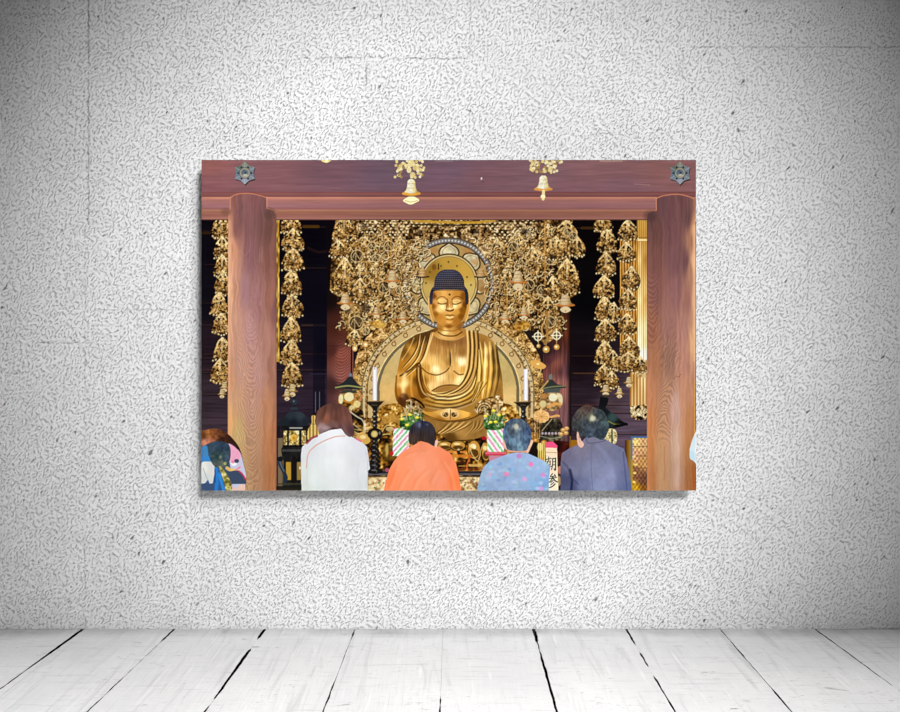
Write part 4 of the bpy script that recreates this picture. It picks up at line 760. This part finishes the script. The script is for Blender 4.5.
line([(551, 417), (557, 415.6), (559, 416)], 2.2, (226, 170, 100), .95, own=True); line([(542, 431), (546, 426), (552, 419)], 1, (190, 170, 130), .8)
for (x, y) in ((563, 430), (566, 433), (561, 434), (566.6, 428.4)): ell(x, y, 2.4, 2, (206, 156, 84), .95, own=True); ell(x, y - .5, 1, .7, (250, 226, 170), .8)
for (x, y) in ((535, 436), (536, 441), (544, 443), (541, 450)): ell(x, y, 3.2, 3, (190, 124, 36), .9, own=True); ell(x - .5, y - 1, 1.2, 1, (246, 206, 120), .8)
# dark cabinet beside the sign
part('printed_altar_stand', 'dark red and black stand behind the name board'); m = pmask([(554, 440), (571, 442), (569, 491), (556, 491)]); put(m, grit(m, 90, 3, rp=[(0, (18, 8, 8)), (.6, (70, 20, 14)), (1, (130, 60, 30))], bias=-.1, ctr=1.3)); m = pmask([(526, 441), (541, 443), (540, 460), (526, 460)]); put(m, (26, 18, 14)); m = rmask(569.5, 579, 440, 452); put(m, (150, 100, 20)); m = rmask(569.5, 571, 436, 462); put(m, (120, 84, 30))
m = rmask(538, 545, 443, 470); put(m, ramp(.5 + .5 * np.sin(m.x * 3 + m.y * .1), [(0, (150, 116, 36)), (1, (236, 214, 120))])); line([(539.4, 458), (539.4, 470)], 1.4, (226, 84, 50), .8); line([(543, 458), (543, 470)], 1.2, (226, 84, 50), .8); ell(540, 447, 3, 4, (240, 222, 150), .7, 1)
ell(560, 470, 2.6, 4, (200, 130, 100), .9, own=True); ell(559, 481, 2, 5, (200, 170, 90), .8, own=True)
# ---------- candlesticks
for (cx, lab, dy) in ((375.0, 'left of the statue', 0), (523.5, 'right of the statue', .5)):
    CS = part('printed_candlestick', 'black turned candlestick ' + lab)
    dx = -1 if cx > 500 else 0
    m = pmask([(cx - 10, 401.5 + dy), (cx + 9, 401 + dy), (cx + 7, 403.5), (cx + 3, 407), (cx + 2, 410), (cx - 2, 410), (cx - 3.6, 407), (cx - 8, 403.6)]); put(m, (34, 26, 20)); line([(cx - 9.6, 401.6 + dy), (cx + 9, 401.2 + dy)], .9, (126, 100, 66), .8); line([(cx - 3, 405), (cx + 2, 405.4)], .8, (96, 84, 70), .8)
    line([(cx, 408), (cx, 428)], 4, (26, 22, 20), 1, own=True, smooth=False)
    if cx > 500: line([(cx, 408), (cx, 420)], 2.4, (40, 40, 46), 1); continue_ = 1
    for y, r in ((412, 2.6), (417, 3.2), (422, 3.6), (426, 2.6)): ell(cx, y, r, 1.9, (32, 28, 26), 1, own=True); ell(cx - .8, y - .6, r * .35, .7, (190, 190, 180), .75)
    if cx < 500:
        ell(cx, 434, 7.6, 6, (24, 20, 22), 1, own=True); ell(cx - .6, 434, 3.4, 3.4, (188, 160, 90), 1); ell(cx - .6, 434, 2.2, 2.4, (226, 206, 130), .8); ell(cx + 4.6, 433, 1, 1.6, (150, 150, 150), .6)
        for y, r in ((442, 3), (446, 4), (451, 4.4), (456, 4.6), (461, 5), (466, 6), (471, 8)): ell(cx, y, r, 3, (22, 20, 22), 1, own=True); ell(cx - 1, y - .8, r * .35, .7, (150, 152, 150), .6); ell(cx + 1.6, y + .6, .7, 1, (120, 104, 70), .6)
        line([(cx, 458), (cx, 470)], 1.2, (90, 84, 90), .6)
    else: line([(cx - 3, 422), (cx + 12, 440)], .1, (0, 0, 0), 0)
    part('printed_candle', 'tall white candle', CS); x0 = cx - 2.3 if cx < 500 else cx + .2
    m = rmask(x0, x0 + 4.2, 367 if cx < 500 else 369, 400.6); put(m, ramp((m.x - x0) / 4.2, [(0, (206, 206, 224)), (.5, (255, 252, 250)), (1, (214, 208, 214))])); line([(x0 + 2, 366), (x0 + 2, 369)], .8, (150, 120, 90), .8)
for k in range(7): line([(531 + k * 1.3, 420), (531 + k * 1.3, 438)], .7, (130, 104, 80) if k % 2 else (24, 18, 18), .6)
# ---------- flower vases
for (x0, x1, ya, yb, lab) in ((393, 410, 427.6, 456, 'left'), (486.6, 505, 428.6, 452, 'right')):
    V = part('printed_flower_vase', 'striped green, pink and white flower vase, %s of the statue' % lab)
    m = pmask([(x0 + .5, ya + 1), (x1, ya), (x1 - 1, yb), (x0 - .5 if lab == 'left' else x0 + .6, yb)])
    u = (m.x + m.y * (.9 if lab == 'left' else -.72)) / 2.45; k = np.floor(u).astype(int) % 4
    pal = np.array([(120, 206, 126), (248, 244, 240), (238, 150, 186), (250, 240, 240)], float); put(m, pal[k] * (.94 + .1 * vnoise(m.x, m.y, 91))[..., None]); fr = np.abs(u - np.round(u)); 
    put(M(m.sl, m.x, m.y, m.a * (vnoise(m.x / .8, m.y / .8, 95) > .72)), (250, 246, 244), .5, False)
    part('printed_flowers', 'green leaves with yellow blossoms', V)
    fx0, fx1 = (400, 422) if lab == 'left' else (484, 503)
    m = pmask([(fx0, 420), (fx0 + 4, 416), (fx0 + 12, 415), (fx1 - 2, 414), (fx1 + 1, 420), (fx1, 428), (fx1 - 6, 430), (fx0 + 6, 430), (fx0, 427)], True); put(m, grit(m, 93, 1.9, rp=[(0, (16, 34, 16)), (.5, (46, 92, 40)), (.8, (110, 150, 70)), (1, (206, 216, 170))], bias=-.02, ctr=1.6))
    for q in range(46):
        x = R.uniform(fx0 - 1, fx1 + 3); y = R.uniform(411, 429); ell(x, y, R.uniform(.7, 1.8), R.uniform(.6, 1.3), R.choice([(30, 70, 30), (70, 120, 50), (150, 170, 110), (214, 214, 190), (24, 44, 22)]), .85, own=True)
    for q in range(7): x = R.uniform(fx0 + 2, fx1); line([(x, 420), (x + R.uniform(-4, 5), R.uniform(404, 411))], .8, (176, 170, 130), .75)
    for (x, y) in (((410, 414.6), (402, 419), (417, 417.4), (407, 425)) if lab == 'left' else ((493.4, 410.6), (485.4, 416), (490.5, 422.2), (495.6, 421.8), (499, 415))): ell(x, y, 2, 1.4, (238, 222, 40), .95, own=True); ell(x, y - .4, .9, .6, (255, 250, 150), .9)
part('printed_red_tray', 'red stand under the right flower vase'); m = rmask(485.4, 506, 452, 455.6); put(m, (204, 60, 84)); m = rmask(489, 506, 455.6, 461); put(m, (196, 130, 150)); line([(485.4, 453), (506, 453)], 1, (240, 140, 150), .8); part('printed_red_berry'); ell(484, 438, 2.4, 2, (180, 20, 40), .9, own=True); part('printed_red_berry'); ell(391.6, 453.6, 2, 2, (206, 30, 30), .95, own=True); ell(387, 470, 2, 2, (190, 90, 130), .8)
# ---------- name board with brush writing
NB = part('printed_name_board', 'cream wooden board with black brush characters and pink cap')
m = pmask([(545.4, 447), (557, 447), (558.4, 491), (548, 491)]); put(m, cf(m, [(550, 450, (246, 222, 190)), (556, 465, (250, 220, 190)), (552, 485, (252, 232, 204))]))
line([(545.6, 452.4), (557, 452.6)], .8, (190, 150, 110), .8); m = pmask([(546.4, 442), (553, 441.6), (557.6, 446), (557, 448), (545.6, 447.6)]); put(m, (236, 84, 130))
part('printed_brush_writing', None, NB)
K = (22, 18, 18)
for P, w in (([(546.4, 459.4), (551, 458.4)], 1), ([(548.6, 457), (548.7, 461)], .9), ([(547.2, 461.4), (550.4, 461)], .8), ([(547.2, 461.2), (547.4, 465)], .8), ([(550.4, 461), (550.3, 464.6)], .8), ([(547.4, 463), (550.3, 462.8)], .6), ([(547.4, 465), (550.3, 464.7)], .7), ([(546.6, 467), (551.2, 466.2)], 1), ([(548.9, 465), (549, 470)], 1),
             ([(552.6, 458.6), (555.6, 458.2)], 1), ([(555.6, 458.2), (555.5, 469.6), (554.2, 469)], 1.2), ([(552.6, 458.8), (552.6, 464), (551.6, 469.6)], 1), ([(552.7, 461.8), (555.4, 461.6)], .8), ([(552.7, 465), (555.4, 464.8)], .8),
             ([(552.6, 473.6), (550.4, 476.6), (554.4, 476)], 1.0), ([(554.6, 474.4), (555.6, 476.4)], 1), ([(549.2, 478.6), (556.6, 477.4)], .9), ([(553, 476.4), (551.4, 480), (548.8, 482.4)], 1), ([(553, 478), (555, 480.6), (557.4, 482)], 1.3), ([(553, 480.4), (550.8, 482.6)], .9), ([(554, 482.2), (550.6, 485)], .9), ([(555, 484), (552.4, 486.4), (549.6, 487.6)], 1.2)):
    line(P, w, K, .92, soft=.5, own=True)
# ---------- things at the lower right
part('printed_lantern', 'dark lantern roof with gold lattice below, behind the man in the suit')
m = pmask([(600, 398), (608, 398), (607.4, 404), (606, 408), (614, 414), (622, 421), (628, 424), (616, 428), (600, 430)], True); put(m, cf(m, [(604, 402, (16, 16, 18)), (606, 412, (20, 24, 30)), (612, 417, (52, 74, 72)), (620, 425, (14, 14, 16)), (602, 424, (24, 24, 28))])); line([(608, 421), (614, 424), (620, 424.4)], .9, (150, 150, 60), .8); line([(616, 425.4), (627, 424.6)], 2, (10, 10, 12), 1, own=True); ell(605.6, 396, 4, 1.6, (60, 50, 40), .8)
m = pmask([(607, 430), (614, 429), (617, 434), (616, 443), (610, 444), (604, 440)], True); put(m, grit(m, 97, 1.3, rp=[(0, (60, 50, 20)), (.5, (200, 180, 120)), (1, (255, 250, 214))], bias=.1)); line([(612, 430), (612, 443)], 1.6, (40, 60, 50), .9)
part('printed_woven_chest', 'gold and brown woven panel with blue edge')
m = rmask(625, 632, 440, 491); put(m, ramp((m.x - 625) / 7, [(0, (60, 36, 16)), (.5, (140, 96, 30)), (1, (150, 140, 60))])); m = rmask(631, 647, 436.6, 491); put(m, (60, 110, 160)); m = rmask(632.6, 647, 438, 491)
g = np.sin(m.x * 1.6) * np.sin(m.y * 1.1); put(m, cf(m, [(636, 442, (226, 190, 120)), (645, 442, (206, 160, 110)), (634, 455, (206, 150, 110)), (644, 462, (190, 140, 80)), (636, 475, (130, 84, 60)), (644, 480, (104, 66, 50)), (634, 488, (196, 150, 30)), (646, 488, (130, 80, 30))]) * (1 + .22 * np.sign(g) * np.abs(g) ** .6 + .25 * (vnoise(m.x / 1.6, m.y / 1.3, 99) - .5))[..., None])
for y in (446.6, 456, 468, 478): line([(633, y), (647, y)], .8, (96, 56, 40), .7)
for (x, y) in ((635, 442), (634, 456.5), (635.6, 464.6), (634.6, 473), (634, 482)): ell(x, y, 1.8, 1.2, (252, 226, 120), .85)
line([(632, 460), (632, 491)], 1.8, (206, 150, 20), .7)
# ---------- people seen from behind
def cloth(m, base, seed, amt=.10, sx=9, sy=14): return base * (1 + amt * (fbm(m.x / sx, m.y / sy, seed) - .5) * 2)[..., None]
P1 = part('printed_person', 'woman in a white jacket with brown hair and a thin pink strap')
m = pmask([(302, 447), (309, 441), (320, 434), (330, 430), (341, 428.6), (346, 434), (354, 438), (362, 442), (367, 447), (368.6, 458), (370, 469), (367.6, 471), (368, 492), (301.6, 492), (301, 470), (301, 455)]); put(m, cloth(m, cf(m, [(305, 450, (226, 228, 232)), (335, 440, (240, 242, 246)), (335, 465, (238, 241, 241)), (312, 480, (228, 236, 234)), (365, 450, (224, 224, 232)), (357, 470, (226, 228, 230)), (305, 485, (218, 224, 216)), (366, 485, (218, 222, 222))]), 101, .03))
line([(345, 436), (336, 436.6), (325, 440.5), (314, 447), (308, 455), (306.6, 468)], 1.2, (222, 170, 150), .9); line([(307, 470), (307, 489)], 1.6, (214, 222, 214), .8, soft=1.5); line([(359, 462), (357, 475), (360, 488)], 2, (214, 216, 222), .7, soft=2); line([(366, 452), (368, 466), (366, 488)], 1.4, (200, 204, 210), .6, soft=1.2)
line([(307, 443), (312, 438), (317, 436)], 2.4, (150, 60, 70), .8); line([(356, 438.6), (361, 441.4)], 1.6, (236, 90, 140), .9)
part('printed_hair', 'brown bobbed hair', P1)
m = pmask([(316, 421), (317, 412), (323, 406), (333, 403), (343, 405), (350, 412), (353, 424), (354, 433), (350, 437), (345, 434), (341, 428.6), (333, 427.6), (326, 431), (320, 434), (318, 430)], True)
st = vnoise(m.x / 2.0 - (m.y - 405) * .01 * (m.x - 335), m.y / 18, 103)
put(m, cf(m, [(320, 414, (116, 74, 60)), (328, 408, (92, 58, 48)), (336, 406, (84, 54, 48)), (345, 411, (96, 60, 52)), (326, 420, (128, 78, 60)), (336, 418, (96, 58, 48)), (346, 422, (112, 72, 62)), (351, 432, (96, 66, 70)), (323, 427, (160, 130, 130)), (332, 424, (120, 88, 82)), (342, 427, (104, 72, 72))]) * (.8 + .42 * st)[..., None]); ell(326, 428, 4, 2, (186, 166, 172), .5, 2)
for P in ([(325, 446), (323, 460), (325, 484)], [(346, 446), (348, 466), (346, 488)], [(335, 470), (334, 490)]): line(P, 3, (228, 232, 232), .5, soft=3)
P2 = part('printed_person', 'person in a plain orange jacket with short dark hair')
m = pmask([(383.5, 492), (385, 484), (389, 470), (394, 461), (400, 454), (410, 447), (421, 441), (428, 443), (440, 447), (450, 453), (456, 463), (459, 476), (461.6, 492)]); 
put(m, cloth(m, cf(m, [(420, 446, (246, 146, 106)), (400, 458, (250, 148, 104)), (390, 478, (252, 134, 84)), (405, 480, (252, 152, 108)), (420, 465, (250, 158, 122)), (432, 462, (248, 150, 112)), (448, 458, (246, 138, 94)), (440, 480, (246, 150, 114)), (456, 480, (250, 130, 76)), (425, 488, (250, 150, 108))]), 105, .035))
for P in ([(396, 465), (392, 478), (388, 488)], [(409, 470), (402, 480), (398, 490)], [(426, 470), (416, 480), (412, 490)], [(442, 462), (449, 474), (452, 488)], [(404, 456), (414, 452), (425, 452)], [(436, 470), (430, 482)]): line(P, 1.6, (232, 118, 70), .32, soft=3); line([(x + 3, y + 1) for x, y in P], 2, (255, 182, 146), .32, soft=3.2)
line([(421, 441.6), (421, 449)], .8, (236, 130, 90), .5)
part('printed_hair', 'short black brown hair', P2); m = pmask([(409, 443), (409, 432), (412, 425), (417, 421.4), (423, 420.6), (430, 422.6), (434.6, 428), (436, 436), (436, 444), (433.6, 446), (428, 443), (421, 440.6), (414, 443.6)], True)
put(m, cf(m, [(413, 428, (46, 42, 50)), (418, 424, (62, 66, 86)), (424, 424, (40, 42, 60)), (429, 428, (50, 46, 54)), (412, 438, (74, 56, 48)), (422, 434, (50, 40, 38)), (432, 438, (52, 42, 44)), (425, 440, (64, 50, 44))]) * (.8 + .4 * vnoise(m.x / 1.1, m.y / 9, 107))[..., None]); ell(419.6, 425, 1.4, 2.4, (120, 132, 160), .6, 1.5); ell(427, 424.6, 1.6, 1, (96, 104, 130), .5, 1.5)
part('printed_ear', None, P2); m = pmask([(435.4, 441), (437.4, 439.6), (438, 443), (436.4, 447), (434.8, 446)], True); put(m, (238, 190, 172)); part('printed_cheek', None, P2); ell(408, 444.6, 1.6, 2.2, (236, 190, 170), .9, own=True)
P3 = part('printed_person', 'grey haired person in a light blue floral shirt')
m = pmask([(477, 492), (479, 480), (483, 468), (490, 461), (500, 457), (508, 454), (517, 452.4), (527, 453), (536, 457), (546, 462), (550.4, 467), (549, 478), (548.6, 492)]); put(m, cloth(m, cf(m, [(484, 475, (158, 182, 210)), (500, 465, (156, 180, 212)), (518, 458, (160, 184, 220)), (540, 463, (156, 184, 218)), (510, 480, (150, 174, 208)), (530, 475, (150, 176, 212)), (545, 484, (130, 170, 216)), (490, 488, (146, 170, 204))]), 109, .07, 4, 5))
rr = random.Random(7)
for (x, y, c) in ((531, 464.4, (250, 120, 180)), (506.4, 474, (252, 124, 176)), (524.6, 479, (222, 166, 214)), (543, 475, (226, 140, 200)), (519, 456, (206, 120, 190)), (489, 476, (240, 160, 190)), (541, 488.6, (220, 150, 210))): ell(x, y, 2.4, 2.4, c, .85, 1.4)
for k in range(42):
    x = rr.uniform(482, 547); y = rr.uniform(459, 490); ell(x, y, rr.uniform(1, 2.6), rr.uniform(1, 2), rr.choice([(166, 214, 226), (178, 226, 210), (120, 150, 206), (196, 206, 236), (122, 196, 236), (108, 140, 190)]), .5, 1.6)
part('printed_neck_and_ear', None, P3); m = pmask([(507, 452), (507.6, 448), (527, 448), (528, 453), (517, 452.4)]); put(m, (214, 160, 130)); m = pmask([(531, 440), (533.4, 441), (531, 447), (528, 453), (526.6, 450), (529.6, 444)], True); put(m, (232, 190, 160)); m = pmask([(502.6, 440), (505.6, 443), (507, 450), (504, 447)], True); put(m, (230, 180, 160))
part('printed_hair', 'short grey black hair with a thin crown', P3); m = pmask([(503, 436), (504, 427), (508, 421), (514, 418.6), (521, 419), (527, 423), (531, 430), (531.4, 438), (529, 444), (526.6, 450), (518, 451), (508, 449.6), (505.4, 444)], True)
put(m, cf(m, [(507, 425, (66, 84, 104)), (513, 421, (72, 88, 106)), (516, 427, (160, 166, 160)), (521, 424, (76, 90, 106)), (527, 430, (58, 74, 104)), (506, 434, (84, 108, 134)), (512, 432, (72, 84, 96)), (518, 436, (104, 128, 148)), (524, 438, (80, 104, 130)), (512, 442, (104, 132, 154)), (520, 446, (116, 146, 166)), (528, 442, (66, 84, 112)), (508, 446, (64, 82, 100))]) * (.76 + .48 * vnoise(m.x / 1.4, m.y / 2.6, 111))[..., None])
ell(516, 426.6, 2.2, 2.8, (206, 198, 176), .8, 1.6); ell(512.4, 431, 3, 3, (60, 66, 74), .4, 3)
P4 = part('printed_person', 'man in a dark blue grey suit jacket with black hair')
m = pmask([(560.6, 492), (560.4, 470), (561, 459), (562, 453), (570, 448), (580, 443.6), (586, 437), (594, 436.6), (604, 438.6), (614, 444), (624, 449), (627, 460), (629.6, 474), (632, 492)])
put(m, cloth(m, cf(m, [(566, 456, (104, 98, 130)), (580, 448, (120, 112, 140)), (592, 442, (112, 112, 142)), (606, 445, (112, 112, 146)), (620, 452, (104, 108, 146)), (575, 470, (110, 112, 148)), (592, 470, (122, 128, 168)), (610, 475, (130, 138, 182)), (600, 486, (128, 140, 186)), (566, 480, (64, 68, 108)), (572, 488, (66, 74, 120)), (624, 475, (96, 104, 150)), (628, 488, (84, 98, 150)), (582, 486, (100, 110, 156))]), 113, .06, 2.5, 3.5)); v = IMG[IDM == CUR]; IMG[IDM == CUR] = v.mean(1, keepdims=True) * .25 + v * .75 + 3
line([(570, 470), (572, 480), (571, 491)], 2.4, (20, 24, 52), .75, soft=1.6); line([(572, 478), (578, 484)], 1.2, (44, 48, 84), .6, soft=1.4); line([(563, 462), (568, 468), (570, 478)], 1.4, (54, 54, 84), .5, soft=1.4); line([(586, 437.6), (588, 443), (600, 442), (606, 440)], 1, (76, 72, 100), .6); line([(592, 444), (591, 466), (593, 490)], 1, (92, 96, 134), .5); line([(623, 452), (625, 470), (627, 490)], 1.3, (66, 70, 112), .6, soft=1.2); line([(598, 446), (610, 462), (614, 488)], 3, (150, 158, 200), .3, soft=4)
part('printed_ear', None, P4); m = pmask([(577.2, 431), (579.6, 434), (581, 440), (584, 444), (582, 447.6), (578.6, 446), (577, 440)], True); put(m, (230, 186, 166)); line([(578.6, 436), (580, 442)], .8, (180, 120, 100), .6)
part('printed_hair', 'tousled black hair with a thin crown', P4); m = pmask([(573, 430), (572, 421), (575, 413), (580, 408), (587, 405), (596, 408), (603, 411), (607, 418), (609, 427), (606, 436), (602, 440), (594, 437), (588, 438), (584, 436), (580, 438), (578, 432)], True)
put(m, cf(m, [(576, 416, (70, 66, 64)), (582, 411, (86, 76, 70)), (588, 408, (72, 54, 50)), (592, 418, (140, 140, 116)), (586, 424, (60, 68, 76)), (578, 427, (54, 56, 58)), (598, 414, (52, 60, 66)), (604, 424, (70, 86, 90)), (600, 432, (46, 56, 66)), (590, 432, (66, 78, 92)), (595, 425, (54, 62, 70))]) * (.72 + .56 * vnoise(m.x / 1.6, m.y / 2.4, 115))[..., None])
ell(592.6, 418.4, 2.6, 2.6, (220, 216, 190), .8, 2); line([(580, 410), (586, 404.6), (592, 406)], 1.6, (96, 56, 40), .5, soft=2)
# people at the picture's edges
P5 = part('printed_person', 'curly haired person with a blue, white and pink rucksack at left edge')
m = pmask([(201, 446), (206, 442), (228, 446), (238, 448), (242, 456), (245, 470), (246.4, 482), (245.4, 492), (201, 492)]); put(m, (60, 80, 110))
ell(214, 475, 9, 24, (44, 104, 180), .6, 4)
m = pmask([(201, 448), (207, 446), (208, 456), (201, 458)], True); put(m, (72, 136, 190)); m = pmask([(201, 458), (208, 455.6), (213, 458), (214, 464), (208, 463), (201, 465)], True); put(m, (60, 136, 208))
m = pmask([(201, 464), (208, 461.6), (214, 463), (216, 468), (214, 476), (212.6, 483), (210, 484), (208, 480), (205, 483), (201, 483)], True); put(m, cf(m, [(204, 468, (236, 238, 232)), (211, 466, (222, 224, 220)), (208, 478, (216, 222, 220)), (213, 472, (228, 222, 214))])); line([(203, 468), (206, 476), (208, 480)], .8, (160, 166, 166), .7)
m = rmask(201, 214, 483.5, 491); put(m, (62, 84, 118)); line([(216, 468), (217, 480), (216, 491)], 3.4, (44, 128, 208), .95); line([(219, 474), (222, 484), (224, 491)], 3, (50, 140, 220), .95); line([(215, 470), (215, 482)], 1.2, (30, 60, 120), .8)
m = pmask([(228, 446), (233, 445), (239, 450), (243, 462), (246, 478), (240, 480), (232, 474)], True); put(m, (206, 204, 228)); m = pmask([(229, 446), (234, 445.4), (240, 452), (240, 459), (234, 463), (230, 460)], True); put(m, (244, 170, 200)); ell(234, 463.6, 3, 2.4, (250, 250, 250), .9, 1); ell(236.6, 461, 2.4, 2, (40, 50, 76), .85, 1); ell(233, 462, 1.6, 1.4, (246, 120, 160), .8)
m = pmask([(208, 444), (216, 441), (226, 442), (230, 447), (230.6, 456), (228, 464), (222, 468), (214, 466), (209, 456)], True); put(m, cf(m, [(212, 447, (58, 80, 96)), (222, 446, (46, 62, 82)), (218, 456, (52, 72, 74)), (226, 460, (60, 80, 96)), (222, 464, (90, 96, 84))]) * (.8 + .4 * vnoise(m.x / 2, m.y / 2, 117))[..., None]); ell(220.6, 457, 1.6, 1.6, (130, 150, 120), .7, 1); ell(225, 463.6, 1.6, 1.6, (206, 206, 110), .7, 1)
line([(227, 468), (231, 470), (237, 470.6)], 3.4, (244, 200, 110), .9); line([(236, 470), (240, 467)], 1.6, (246, 130, 160), .8)
m = pmask([(229, 472), (240, 471), (246, 480), (243, 483), (233, 483), (230, 478)], True); put(m, (60, 76, 100)); line([(239, 471), (243, 475), (246, 480)], 1.4, (220, 40, 90), .9)
m = pmask([(219, 467), (223, 469), (229, 478), (232, 486), (231, 491), (226, 491), (224, 482)], True); put(m, grit(m, 119, 1.3, rp=[(0, (70, 66, 30)), (.5, (170, 160, 70)), (1, (250, 246, 190))], bias=.05))
m = rmask(232, 245.5, 484, 491); put(m, cf(m, [(236, 485, (196, 206, 236)), (240, 489, (244, 200, 176)), (234, 490, (236, 196, 186))]))
part('printed_hair', 'curly brown hair', P5); m = pmask([(201, 432), (206, 430), (213, 428.6), (220, 429.6), (228, 434), (234, 440), (239, 447), (242, 455), (239, 451), (233, 445.6), (228, 443.4), (218, 441), (208, 443.6), (201, 446)], True)
put(m, cf(m, [(203, 436, (110, 64, 34)), (210, 433, (150, 92, 46)), (214, 436, (126, 74, 42)), (222, 434, (92, 52, 30)), (228, 438, (60, 34, 26)), (236, 446, (52, 32, 28)), (205, 442, (196, 130, 104)), (211, 441, (180, 110, 84)), (222, 440, (56, 32, 24))]) * (.62 + .76 * fbm(m.x / 2.4, m.y / 2.0, 121))[..., None])
part('printed_person', 'pale blue sleeve of a person at the right edge')
m = pmask([(697, 430), (695, 434), (692.6, 440), (690.4, 447), (689.4, 454), (690.4, 459), (693, 460.6), (695.4, 463), (697, 465)], True); put(m, cf(m, [(694, 440, (214, 232, 240)), (692, 454, (196, 226, 236)), (696, 450, (226, 238, 244))])); line([(695.4, 433), (692, 441), (689.6, 450)], .8, (250, 240, 220), .6)
# a touch of local sharpening, as the photograph has
K = IMG.copy(); bl = K.copy()
for ax in (0, 1): bl = (np.roll(bl, 2, ax) + np.roll(bl, -2, ax) + 2 * bl) / 4
IMG = np.clip(K + .35 * (K - bl), 0, 255)
# ------------------------------------------------------------------ end of the printed picture

# ------------------------------------------------------------------ the print on the wall
FRONT = 0.080                                   # its face stands this far off the wall
THICK = 0.028
k = (D - FRONT) / F                             # metres per photo pixel in the plane of the face
xl, xr = (PX0 - 450) * k, (PX0 + (PW - 1) / PS - 450) * k
zt, zb = CAMH - (PY0 - 337) * k, CAMH - (PY0 + (PH - 1) / PS - 337) * k
root = bpy.data.objects.new('wall_print', None); COL.objects.link(root); root.location = ((xl + xr) / 2, -FRONT, zb); root.empty_display_size = .1
root['label'] = 'borderless photo print of a golden seated statue and visitors on white plaster wall'; root['category'] = 'picture'
ox, oy, oz = root.location

def solid(name, x0, x1, y0, y1, z0, z1, mat, bev=.0008):
    bm = bmesh.new(); bmesh.ops.create_cube(bm, size=1)
    for v in bm.verts: v.co = ((x0 + x1) / 2 + v.co.x * (x1 - x0) - ox, (y0 + y1) / 2 + v.co.y * (y1 - y0) - oy, (z0 + z1) / 2 + v.co.z * (z1 - z0) - oz)
    bmesh.ops.bevel(bm, geom=bm.edges[:], offset=bev, segments=2, affect='EDGES', profile=.5)
    me = bpy.data.meshes.new(name); bm.to_mesh(me); bm.free(); me.materials.append(mat)
    o = bpy.data.objects.new(name, me); COL.objects.link(o); o.parent = root; return o
eg = NT('print_edge'); nz = eg.noise(eg.n('ShaderNodeTexCoord').outputs['Object'], 12); eg.l(eg.ramp(nz, [(.3, rgb(196, 196, 196)), (.7, rgb(214, 214, 214))]), eg.b.inputs['Base Color']); eg.b.inputs['Roughness'].default_value = .6
wdm = NT('wood_batten'); nz = wdm.noise(wdm.mapped(wdm.n('ShaderNodeTexCoord').outputs['Object'], scale=(4, 40, 40)), 2.0); wdm.l(wdm.ramp(nz, [(.3, rgb(120, 96, 70)), (.7, rgb(160, 134, 100))]), wdm.b.inputs['Base Color']); wdm.b.inputs['Roughness'].default_value = .8
solid('backing_board', xl, xr, -FRONT + .0004, -FRONT + THICK, zb, zt, eg.m, .0003)
solid('hanging_batten', xl + .12, xr - .12, -FRONT + THICK, -.0008, zt - .16, zt - .10, wdm.m)
solid('hanging_batten', xl + .12, xr - .12, -FRONT + THICK, -.0008, zb + .10, zb + .16, wdm.m)

ink = NT('printed_ink'); ca = ink.n('ShaderNodeAttribute', attribute_name='ink'); ink.l(ca.outputs['Color'], ink.b.inputs['Base Color'])
ink.b.inputs['Roughness'].default_value = .9; ink.b.inputs['Specular IOR Level'].default_value = 0.02
GAIN = 1.0 / 1.10                                # paper white under the room's light
c = IMG / 255.0; LIN = np.where(c <= .04045, c / 12.92, ((c + .055) / 1.055) ** 2.4) * GAIN
LIN = np.clip(LIN, 0, .93).astype(np.float32)
VX = ((GX - 450) * k - ox).astype(np.float32); VZ = (CAMH - (GY - 337) * k - oz).astype(np.float32)
IDQ = IDM[:-1, :-1]
objs = {}
for pi_, (name, par, label) in enumerate(PARTS):
    jj, ii = np.nonzero(IDQ == pi_)
    if len(jj) < 3: continue
    corners = np.stack([(jj + 1) * PW + ii, (jj + 1) * PW + ii + 1, jj * PW + ii + 1, jj * PW + ii], 1)
    uq, inv = np.unique(corners.ravel(), return_inverse=True); vj, vi = uq // PW, uq % PW
    me = bpy.data.meshes.new(name); me.vertices.add(len(uq)); me.loops.add(len(jj) * 4); me.polygons.add(len(jj))
    co = np.zeros((len(uq), 3), np.float32); co[:, 0] = VX[vi]; co[:, 2] = VZ[vj]; me.vertices.foreach_set('co', co.ravel())
    me.loops.foreach_set('vertex_index', inv.astype(np.int32).ravel()); me.polygons.foreach_set('loop_start', np.arange(0, len(jj) * 4, 4, dtype=np.int32))
    me.update(calc_edges=True); me.validate()
    at_ = me.color_attributes.new('ink', 'FLOAT_COLOR', 'POINT'); cc = np.ones((len(uq), 4), np.float32); cc[:, :3] = LIN[vj, vi]; at_.data.foreach_set('color', cc.ravel())
    me.materials.append(ink.m)
    o = bpy.data.objects.new(name, me); COL.objects.link(o); o.parent = objs.get(par, root) if par is not None else root
    if label: o['label'] = label
    objs[pi_] = o
